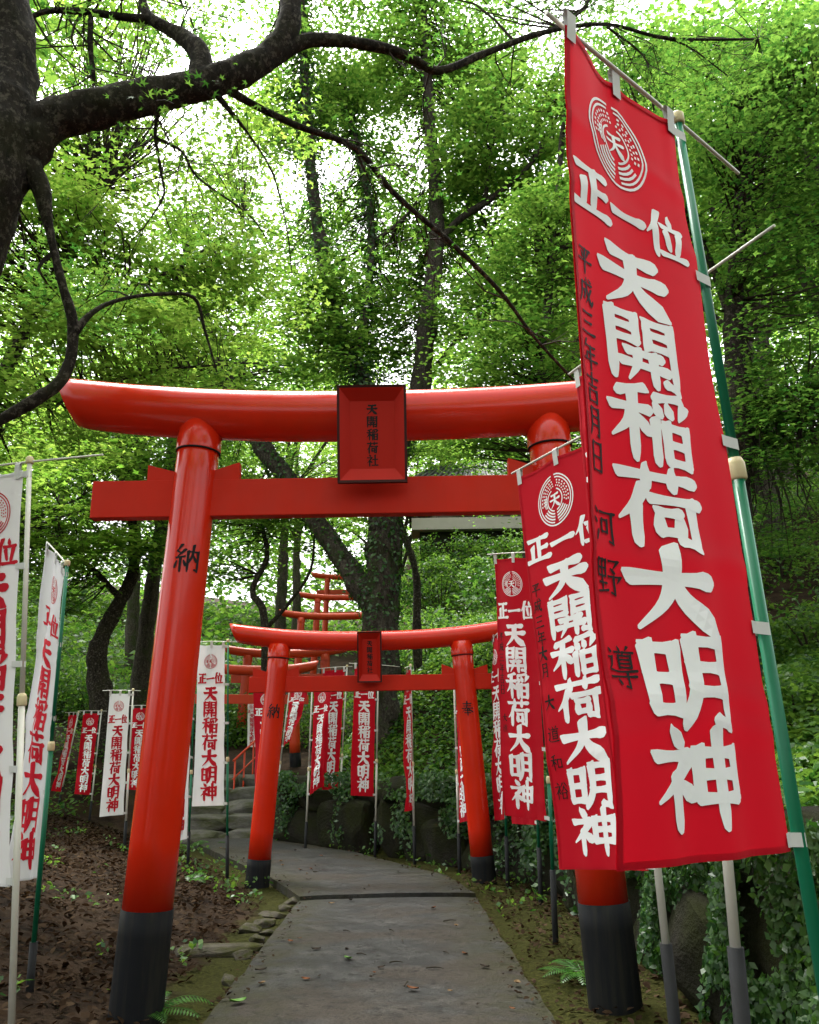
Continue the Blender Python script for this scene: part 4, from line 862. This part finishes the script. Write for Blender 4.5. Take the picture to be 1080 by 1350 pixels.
for x, y, h, r, n, lm, lab in BG: bg_tree(x, y, h, r, n, lab, lm, *((0.2, 'bark_mid', 0.9) if y < 7 else ()))

nw = 90000; fx = rng.uniform(-38, 34, nw); fy = rng.uniform(42, 58, nw); fh = rng.beta(1.3, 1.6, nw)*17
kp = np.array([mnoise.noise((a*0.22, b*0.22, c*0.25)) for a, b, c in zip(fx, fy, fh)]) > -0.30+0.028*fh
cs = np.stack([fx, fy, terrain(fx, fy)+fh-0.5], 1)[kp]; Vv, k = leaf_verts(cs, up_normals(len(cs), 0.6), rng.uniform(0.3, 0.55, len(cs)), 'diamond')
tag(link('far_wood', np_mesh('far_wood', Vv, k), 'maple_leaf'), 'far green wood closing the view behind the slope', 'wood', kind='stuff')

# ------------------------------------------------------------------ shrubs on the slopes
def shrub(p, r, h, n, label, leafm='shrub_leaf', ls=0.085):
    root = empty('shrub', p, label, 'shrub', 'shrubs on the wooded slopes')
    for k in range(5):
        a = k*1.26+random.random(); e = Vector(p)+Vector((math.cos(a)*r*0.55, math.sin(a)*r*0.55, h*0.75))
        tube('stem', [(*p, 0.025), (*(Vector(p).lerp(e, 0.5)+Vector((0, 0, h*0.1))), 0.016), (*e, 0.006)], 'twig', root, 5, 3)
    m = max(10, n//22); c = rng.normal(size=(m, 3)); c /= np.linalg.norm(c, axis=1, keepdims=True); c[:, 2] = np.abs(c[:, 2])*1.15-0.1; c *= rng.uniform(0.5, 1, (m, 1))**0.4
    c = np.array(p)+c*np.array([r, r, h*0.85])+np.array([0, 0, h*0.18])
    cs = np.repeat(c, 22, 0)+rng.normal(size=(m*22, 3))*np.array([0.17, 0.17, 0.10])*max(0.7, r)
    nn = up_normals(len(cs), 0.75); Vv, k = leaf_verts(cs, nn, rng.uniform(0.6, 1.25, len(cs))*ls, 'diamond'); o = link('foliage', np_mesh('foliage', Vv, k), leafm, root); o['kind'] = 'stuff'
SH = [(70, 860, 'bright shrub between the leftmost banners'), (195, 850, 'shrub left of the nearest gate pillar'), (30, 930, 'shrub low at the left edge'), (120, 800, 'tall shrub behind the crooked dark trunk'), (230, 780, 'shrub seen behind the nearest gate pillar'),
      (310, 800, 'shrub above the left end of the second gate'), (365, 770, 'pale shrub between two thin stems'), (335, 720, 'shrub high on the left slope'), (450, 760, 'shrub beside the climbing gates'), (585, 800, 'dark shrub right of the ivy tree'), (625, 770, 'dense dark shrub above the second gate'),
      (660, 800, 'dark shrub behind the top of the fourth banner'), (605, 765, 'clipped round shrub below the shrine building'), (650, 755, 'shrub below the roof of the shrine building'), (560, 745, 'shrub at the foot of the thin black stem'), (700, 720, 'shrub behind the third banner'), (1030, 760, 'bright bush right of the green pole'), (1060, 690, 'shrub at the right edge above the bush'),
      (1010, 640, 'dark shrub between pole and right edge'), (1070, 860, 'low shrub at the right edge'), (1000, 880, 'scrubby bush behind the largest banner'), (90, 720, 'shrub on the far left slope'), (20, 760, 'shrub behind the leftmost pole')]
SH += [(50, 690, 'shrub right of the leftmost pole top'), (150, 690, 'shrub left of the gate pillar lettering'), (260, 720, 'shrub right of the gate pillar lettering'), (290, 760, 'shrub left of the thin crooked stem'), (400, 720, 'shrub under the leaning trunk'), (470, 720, 'shrub at the left of the ivy trunk'), (10, 830, 'shrub at the left picture edge'), (100, 930, 'low bush behind the small red banners'), (230, 900, 'bush behind the nearest gate left pillar'), (680, 860, 'bush between second gate and fourth banner'), (570, 860, 'low bush above the second gate beam'), (1060, 620, 'high shrub at the right edge'), (1050, 960, 'bush at the right edge above the ivy')]
for px, py, lab in SH:
    q = hit(px, py, 6.0)
    if q is None or q.y > 45: q = Vector((*P(px, py, 22).xy, 0)); q.z = tz(q.x, q.y)
    sc_ = min(max(q.y/16, 0.55), 1.6)
    shrub(tuple(q-Vector((0, 0, 0.35*sc_))), 0.85*sc_*random.uniform(0.9, 1.25), 1.15*sc_, 1500, lab, 'shrub_leaf' if 'dark' not in lab else 'ivy_leaf', 0.085*max(0.9, sc_*0.9))

for px, dep, top, lab in ((562, 28.3, 702, 'shrub in front of the left end of the shrine terrace'), (600, 28.0, 698, 'leafy shrub at the middle of the shrine terrace'), (640, 28.2, 704, 'shrub against the right part of the shrine terrace'), (680, 28.0, 697, 'shrub hiding the right end of the shrine terrace'), (580, 25.0, 725, 'lower shrub on the slope below the shrine terrace'), (630, 25.0, 728, 'broad shrub on the slope below the shrine terrace')):
    q = P(px, top, dep); gz_ = tz(q.x, dep); h_ = max(q.z-gz_, 0.9)
    shrub((q.x, dep, gz_-0.1), 0.85, h_*0.95, 1700, lab, 'shrub_leaf', 0.12)

# ------------------------------------------------------------------ ground cover, ivy, litter
def scatter(n, xr, yr, fn_keep):
    x = rng.uniform(*xr, n); y = rng.uniform(*yr, n); k = fn_keep(x, y); return x[k], y[k]
x, y = scatter(85000, (-4, 12), (4, 40), lambda x, y: (wall_s(x, y) > 0.30) & (rng.random(len(x)) < np.clip(1.25-0.03*y, 0.3, 1)))
xb, yb = scatter(120000, (-3, 7), (5, 22), lambda x, y: (wall_s(x, y) > 0.22) & (wall_s(x, y) < 4.5)); x = np.concatenate([x, xb]); y = np.concatenate([y, yb])
cl = np.array([mnoise.noise((a*0.8, b*0.8, 1)) for a, b in zip(x, y)]); k = cl > -0.9; x, y, cl = x[k], y[k], cl[k]
cs = np.stack([x, y, terrain(x, y)+rng.uniform(0.03, 0.24, len(x))*(0.6+np.maximum(cl, 0))], 1)
Vv, k = leaf_verts(cs, up_normals(len(cs), 0.6), rng.uniform(0.06, 0.14, len(cs)), 'diamond'); tag(link('ground_cover', np_mesh('ground_cover', Vv, k), 'ground_leaf'), 'leafy green undergrowth covering the slope above the boulder wall', 'undergrowth', kind='stuff')
x, y = scatter(85000, (-22, -1.5), (9, 42), lambda x, y: (wall_s(x, y) < -0.2) & (x < path_left(np.minimum(y, 15.4))-2.4-0.5*np.sin(y)) & ((y > 12.5) | (x < -5)) & ~((x > -4.8) & (y > 14.5) & (y < 18.0)))
cl = np.array([mnoise.noise((a*0.7, b*0.7, 4)) for a, b in zip(x, y)]); k = cl > -0.45; x, y, cl = x[k], y[k], cl[k]
cs = np.stack([x, y, terrain(x, y)+rng.uniform(0.03, 0.4, len(x))*(0.5+np.maximum(cl, 0))], 1)
Vv, k = leaf_verts(cs, up_normals(len(cs), 0.6), rng.uniform(0.06, 0.13, len(cs)), 'diamond'); tag(link('ground_cover', np_mesh('ground_cover', Vv, k), 'ground_leaf'), 'leafy green undergrowth on the left bank behind the small banners', 'undergrowth', kind='stuff')
x, y = scatter(42000, (-40, 30), (22, 60), lambda x, y: (np.abs(x+2) > 2.5) | (y > 40))
cs = np.stack([x, y, terrain(x, y)+rng.uniform(0.05, 0.9, len(x))], 1)
Vv, k = leaf_verts(cs, up_normals(len(cs), 0.6), rng.uniform(0.2, 0.36, len(cs)), 'diamond'); tag(link('ground_cover', np_mesh('ground_cover', Vv, k), 'shrub_leaf'), 'distant undergrowth on the upper slopes under the far trees', 'undergrowth', kind='stuff')
# creeping ivy on the near end of the wall
n = 42000; t = rng.uniform(0.6, 8.2, n); h = rng.uniform(0, 1, n)**0.8*1.05; xw = np.interp(t, WALL[::-1, 1], WALL[::-1, 0])
cs = np.stack([xw-0.13+0.10*rng.random(n)+0.06*np.sin(t*5+h*4), t, h], 1); keep = np.array([mnoise.noise((b*1.6, c*1.6, 7)) for a, b, c in cs]) > -0.32
keep &= rng.random(n) < np.interp(t, [0, 5, 8.2], [1, 1, 0.3]); cs = cs[keep]
nn = rng.normal(size=(len(cs), 3))*0.5+np.array([-1, -0.3, 0.35]); Vv, k = leaf_verts(cs, nn, rng.uniform(0.024, 0.062, len(cs)), 'diamond'); tag(link('creeping_ivy', np_mesh('creeping_ivy', Vv, k), 'ivy_leaf'), 'small dark ivy leaves creeping over the near right wall', 'ivy', kind='stuff')
# plants rooted in the joints of the boulder wall
pl_ = []
for (ax, ay), (bx, by) in zip(WALL[2:9], WALL[3:10]):
    m_ = int(5200*math.hypot(bx-ax, by-ay)/1.8); t = rng.random(m_); h = rng.beta(1.6, 1.1, m_)*1.12; nx_, ny_ = -(by-ay), bx-ax; q_ = math.hypot(nx_, ny_)
    off = rng.uniform(-0.22, 0.1, m_); pl_.append(np.stack([ax+(bx-ax)*t+nx_/q_*off, ay+(by-ay)*t+ny_/q_*off, h], 1))
cs = np.vstack(pl_); keep = np.array([mnoise.noise((a*1.9, b*1.9, c*1.9)) for a, b, c in cs]) > 0.16-0.28*(cs[:, 2] > 0.75); cs = cs[keep]
nn = rng.normal(size=(len(cs), 3))*0.5+np.array([-0.6, -0.8, 0.6]); Vv, k = leaf_verts(cs, nn, rng.uniform(0.03, 0.085, len(cs)), 'diamond'); tag(link('wall_plants', np_mesh('wall_plants', Vv, k), 'ivy_leaf'), 'small dark plants growing from the joints of the boulder wall', 'undergrowth', kind='stuff')
# leaf litter on the banks
x, y = scatter(40000, (-7.5, -1.1), (2.5, 16), lambda x, y: x < path_left(y)-0.28-0.3*rng.random(len(x))**2)
cl = np.array([mnoise.noise((a*1.1, b*1.1, 12)) for a, b in zip(x, y)]); k = rng.random(len(x)) < np.clip(0.85+1.3*cl, 0.4, 1); x, y = x[k], y[k]
cs = np.stack([x, y, terrain(x, y)+rng.uniform(0.012, 0.05, len(x))], 1)
Vv, k = leaf_verts(cs, up_normals(len(cs), 0.4), rng.uniform(0.025, 0.075, len(cs)), 'oval'); tag(link('leaf_litter', np_mesh('leaf_litter', Vv, k), 'litter_leaf'), 'brown fallen leaves covering the bank left of the path', 'leaf litter', kind='stuff')
x, y = scatter(5000, (0.5, 1.7), (2.5, 14), lambda x, y: (x > path_right(y)+0.12) & (wall_s(x, y) < 0.1))
x2, y2 = x[:2200], y[:2200]; cs = np.stack([x2, y2, terrain(x2, y2)+rng.uniform(0.012, 0.04, len(x2))], 1)
Vv, k = leaf_verts(cs, up_normals(len(cs), 0.4), rng.uniform(0.02, 0.06, len(cs)), 'oval'); tag(link('leaf_litter', np_mesh('leaf_litter', Vv, k), 'litter_leaf'), 'brown leaf scraps on the moss strip right of the path', 'leaf litter', kind='stuff')
# low weeds along the path edges
x, y = scatter(7000, (-4, 1.6), (5, 14.5), lambda x, y: ((np.abs(path_left(y)-0.5-x) < 0.45) & (y > 9.3)) | ((x > path_right(y)+0.1) & (wall_s(x, y) < -0.05) & (y > 7.5)))
cl = np.array([mnoise.noise((a*2.2, b*2.2, 9)) for a, b in zip(x, y)]); k = cl > 0.05; x, y = x[k], y[k]
cs = np.stack([x, y, terrain(x, y)+rng.uniform(0.02, 0.13, len(x))], 1); Vv, k = leaf_verts(cs, up_normals(len(cs), 1.1), rng.uniform(0.03, 0.08, len(cs)), 'diamond')
tag(link('weeds', np_mesh('weeds', Vv, k), 'ground_leaf'), 'low green weeds growing along the path edges', 'weeds', kind='stuff')

x, y = scatter(16000, (-7, -1.5), (4.5, 15), lambda x, y: x < path_left(y)-0.3)
cl = np.array([mnoise.noise((a*1.5, b*1.5, 21)) for a, b in zip(x, y)]); k = cl > 0.34; x, y = x[k], y[k]
cs = np.stack([x, y, terrain(x, y)+rng.uniform(0.02, 0.12, len(x))], 1); Vv, k = leaf_verts(cs, up_normals(len(cs), 0.7), rng.uniform(0.025, 0.075, len(cs)), 'diamond')
tag(link('seedlings', np_mesh('seedlings', Vv, k), 'ground_leaf'), 'scattered small green seedlings in the leaf litter on the left bank', 'seedlings', kind='stuff')
x, y = scatter(9000, (-2.5, 1.2), (3.5, 14), lambda x, y: ((np.abs(x-path_left(y)) < 0.16*rng.random(len(x))) | (np.abs(x-path_right(y)) < 0.20*rng.random(len(x)))))
cs = np.stack([x, y, np.where((x > path_left(y)) & (x < path_right(y)), np.where(y < 8.74, 0.042, 0.074), terrain(x, y)+0.02)], 1); Vv, k = leaf_verts(cs, up_normals(len(cs), 0.35), rng.uniform(0.012, 0.045, len(cs)), 'oval')
tag(link('path_debris', np_mesh('path_debris', Vv, k), 'litter_leaf'), 'crumbled leaves gathered along both edges of the path', 'leaf litter', kind='stuff')

# ------------------------------------------------------------------ rocks along the left edge, fallen leaves, twigs, ferns
RK = [(285, 1252, 0.55, 0.30, 'largest flat pale rock in the moss left of the path'), (330, 1222, 0.16, 0.13, ''), (348, 1215, 0.18, 0.12, ''), (362, 1205, 0.2, 0.13, ''), (338, 1236, 0.18, 0.12, ''), (318, 1258, 0.15, 0.1, ''), (374, 1196, 0.16, 0.12, ''), (352, 1228, 0.13, 0.1, ''), (303, 1290, 0.13, 0.1, ''), (384, 1187, 0.2, 0.12, ''), (340, 1248, 0.11, 0.09, '')]
for i, (px, py, w, d, lab) in enumerate(RK):
    p = G(px, py); me = angular_mesh('rock', 1.0, 1.0, 1.0, 60+i, 18, 6.0, 0.22, 0.03); me.materials.append(MATS['edge_stone'])
    o = bpy.data.objects.new('rock', me); C.objects.link(o); o.location = (p.x, p.y, tz(p.x, p.y)+0.012); o.scale = (w*random.uniform(0.8, 1.3), d*random.uniform(0.8, 1.5), random.uniform(0.06, 0.09) if w < 0.4 else 0.13); o.rotation_euler = (random.uniform(-0.15, 0.15), random.uniform(-0.15, 0.15), random.uniform(-1.5, 1.5) if w < 0.4 else 0.35)
    tag(o, lab or 'small flat rock edging the mossy left side of the path', 'rock', 'rocks edging the path')
def curled_leaf(name, p, s, mat, label, rz):
    n = 7; V, Fc = [], []
    for i in range(n):
        t = i/(n-1); w = 0.32*math.sin(math.pi*min(t*0.97+0.03, 1))**0.8
        for a in (-1, -0.5, 0, 0.5, 1): V.append((a*w*s, (t-0.5)*s, s*(0.10*abs(a)+0.14*(2*t-1)**2*0.7)))
    for i in range(n-1):
        for j in range(4): Fc.append((i*5+j, i*5+j+1, i*5+j+6, i*5+j+5))
    o = link(name, mesh(name, V, Fc), mat, None, True); o.location = p; o.rotation_euler = (random.uniform(-0.1, 0.1), random.uniform(-0.15, 0.15), rz); tag(o, label, 'leaf', 'leaves fallen on the path' if 'path' in label else None); return o
plain('leaf_tan', (0.20, 0.13, 0.06), 0.8, (0.10, 0.06, 0.03), 30); plain('leaf_rust', (0.16, 0.06, 0.02), 0.8, (0.08, 0.03, 0.015), 30); plain('leaf_green', (0.10, 0.22, 0.035), 0.5, (0.06, 0.15, 0.02), 30); plain('leaf_dark', (0.035, 0.024, 0.016), 0.9, (0.02, 0.014, 0.01), 30)
def path_z(y): return 0.034 if y < 8.74 else 0.066
p = G(459, 1273); curled_leaf('fallen_leaf', (p.x, p.y, path_z(p.y)+.006), 0.085, 'leaf_green', 'green leaf lying in the middle of the near path', 0.6)
p = G(313, 1332); curled_leaf('fallen_leaf', (p.x, p.y, path_z(p.y)+.006), 0.10, 'leaf_green', 'yellow green leaf near the lower left corner of the path', 2.2)
p = G(78, 1318, .2); curled_leaf('fallen_leaf', (p.x, p.y, tz(p.x, p.y)+.03), 0.15, 'leaf_tan', 'large tan dry leaf on the litter at the lower left', 1.1)
p = G(602, 1228); curled_leaf('fallen_leaf', (p.x, p.y, path_z(p.y)+.006), 0.06, 'leaf_tan', 'pale leaf near the right edge of the path', 0.2)
for _ in range(46):
    yy = random.uniform(4.8, 13.5)**1.0; xx = random.uniform(float(path_left(yy))+0.1, float(path_right(yy))-0.05); m = random.choice(['leaf_dark', 'leaf_dark', 'leaf_tan', 'leaf_rust'])
    curled_leaf('fallen_leaf', (xx, yy, path_z(yy)+0.004), random.uniform(0.03, 0.075), m, 'small dry %s leaf scrap scattered on the grey path' % {'leaf_dark': 'dark', 'leaf_tan': 'tan', 'leaf_rust': 'rust brown'}[m], random.uniform(0, 6.28))
for i in range(9):
    yy = random.uniform(4.9, 9.5); xx = random.uniform(float(path_left(yy))+0.1, float(path_right(yy))-0.1); a = random.uniform(-1.5, 1.5); l_ = random.uniform(0.03, 0.08); z = path_z(yy)+0.008
    o = tube('twig', [(-l_*math.cos(a), -l_*math.sin(a), 0, 0.004), (0, 0.01, 0.004, 0.004), (l_*math.cos(a), l_*math.sin(a), 0, 0.002)], 'twig', None, 5, 3); o.location = (xx, yy, z); tag(o, 'thin dark broken twig lying on the grey path', 'twig', 'twigs fallen on the path')

def fern(p, nf, ln, label, az0=0.0, spread=6.28):
    root = empty('fern', p, label, 'fern', 'ferns beside the path')
    for k in range(nf):
        a = az0+spread*(k+random.uniform(-0.3, 0.3))/nf; Lf = ln*random.uniform(0.75, 1.15); d = Vector((math.cos(a), math.sin(a), 0)); side = Vector((-d.y, d.x, 0)); geos = []
        ns = 17; prev = None; arch = random.uniform(0.35, 0.6)
        pt = lambda t: Vector(p)+d*(Lf*t*0.92)+Vector((0, 0, Lf*(arch*1.7*t-arch*1.5*t*t)))
        geos.append(tube_geo([(*pt(t), 0.003*(1-t*0.8)) for t in np.linspace(0, 1, 7)], 4, False))
        for i in range(2, ns):
            t = i/ns; w = Lf*0.26*math.sin(math.pi*min(1, t*0.92+0.06))**0.8*(1.15-t*0.6); c = pt(t); fw = (pt(min(1, t+0.03))-c).normalized(); up = side.cross(fw)
            for s in (-1, 1):
                e = c+side*s*w+fw*w*0.45-Vector((0, 0, w*0.22)); m_ = c.lerp(e, 0.45); b = fw*Lf*0.021
                geos.append(([c, m_+b, e, m_-b], [(0, 1, 2, 3)]))
        V, Fc = merge(geos); link('frond', mesh('frond', V, Fc), 'fern_leaf', root)
def on_ground(px, py, z=0.0):
    q = hit(px, py, 3.5, 60) or G(px, py); return (q.x, q.y, tz(q.x, q.y))
fern(on_ground(195, 1345), 6, 0.34, 'fern with pale tips at the foot of the left pillar', -0.9, 3.6)
fern(on_ground(770, 1292), 6, 0.30, 'fern in the moss before the right pillar of the nearest gate', 1.6, 3.4)
fern(on_ground(150, 1000), 9, 0.75, 'arching fern clump left of the nearest gate pillar below the small banners')
fern(on_ground(95, 1030), 8, 0.7, 'fern clump below the farthest left red banner')
fern(on_ground(275, 1120), 8, 0.4, 'low fern by the pole of the white banner between the gates')
fern(on_ground(1030, 740), 10, 0.9, 'large fern on the slope right of the green pole')
fern(on_ground(250, 1165), 6, 0.35, 'small fern left of the second gate')

# ------------------------------------------------------------------ shrine building on the ridge
YB = 30.0; c0 = P(610, 684, YB); gz = c0.z; gb = min(tz(c0.x+k_, YB+j_) for k_ in (-3, 0, 3, 6) for j_ in (-1, 2, 6))-0.4
bld = empty('shrine_building', (c0.x, YB+3, gz), 'weathered shrine building with a dark roof on the ridge behind the gate', 'building')
def bp(name, lo, hi, mat, par, bev=0.01):
    c = [(a+b)/2 for a, b in zip(lo, hi)]; s = [abs(b-a) for a, b in zip(lo, hi)]; return box(name, c, s, mat, par, bev)
x0, x1 = P(550, 697, YB).x, P(760, 697, YB).x
wl = bp('wall', (x0+.6, YB+1.2, gb), (x1, YB+5.5, gz+1.5), 'weathered_wood', bld)
bp('terrace', (x0-0.2, YB-0.2, gz-0.45), (x1+.3, YB+1.15, gz), 'plaster', bld); bp('foundation', (x0+0.1, YB+0.15, gb), (x1+.1, YB+1.12, gz-0.455), 'mossy_boulder', bld)
for i in range(9): xx = x0+(x1-x0)*i/8; tube('railing_post', [(xx, YB-0.1, gz, 0.035), (xx, YB-0.1, gz+0.75, 0.035)], 'weathered_wood', bld, 6)
tube('railing', [(x0-0.2, YB-0.1, gz+0.75, 0.04), (x1+.3, YB-0.1, gz+0.75, 0.04)], 'weathered_wood', bld, 6)
for i in range(3):
    xx = x0+1.4+i*2.0; w = bp('window', (xx, YB+1.13, gz+0.45), (xx+1.1, YB+1.19, gz+1.25), 'weathered_wood', bld); bp('pane', (xx+0.08, YB+1.10, gz+0.52), (xx+1.02, YB+1.125, gz+1.18), 'glass_dark', w, 0.0)
xr0, xr1 = x0-0.3, x1+0.8
V = [(xr0, YB+0.2, gz+1.45), (xr1, YB+0.2, gz+1.45), (xr1, YB+6.5, gz+1.45), (xr0, YB+6.5, gz+1.45), (xr0+1.2, YB+3.3, gz+3.3), (xr1-1.2, YB+3.3, gz+3.3), (xr0, YB+0.2, gz+1.62), (xr1, YB+0.2, gz+1.62), (xr1, YB+6.5, gz+1.62), (xr0, YB+6.5, gz+1.62)]
rf = link('roof', mesh('roof', V, [(3, 2, 1, 0), (0, 1, 7, 6), (1, 2, 8, 7), (2, 3, 9, 8), (3, 0, 6, 9), (6, 7, 5, 4), (7, 8, 5), (8, 9, 4, 5), (9, 6, 4)]), 'roof_tile', bld)
geos = [tube_geo([(xr0+0.15+(xr1-xr0-0.3)*i/30, YB+0.15, gz+1.66, 0.05), (xr0+1.2+(xr1-xr0-2.4)*i/30, YB+3.3, gz+3.36, 0.05)], 5, True) for i in range(31)]
V, Fc = merge(geos); o = link('tile_rolls', mesh('tile_rolls', V, Fc), 'roof_tile', rf); o['kind'] = 'stuff'
f0 = P(520, 712, 33.5); f0.z = tz(f0.x, 33.5)+0.7; fe = empty('red_fence', (f0.x, 33.5, tz(f0.x, 33.5)), 'bit of red fence on the ridge beside the thin black stem', 'fence')
for i in range(5): tube('post', [(f0.x+i*0.28, 33.5, tz(f0.x, 33.5)-0.3, 0.04), (f0.x+i*0.28, 33.5, f0.z+0.2, 0.04)], 'vermilion_far', fe, 6)
for dz in (0.15, -0.25): tube('rail', [(f0.x-0.15, 33.44, f0.z+dz, 0.035), (f0.x+1.3, 33.44, f0.z+dz, 0.035)], 'vermilion_far', fe, 6)
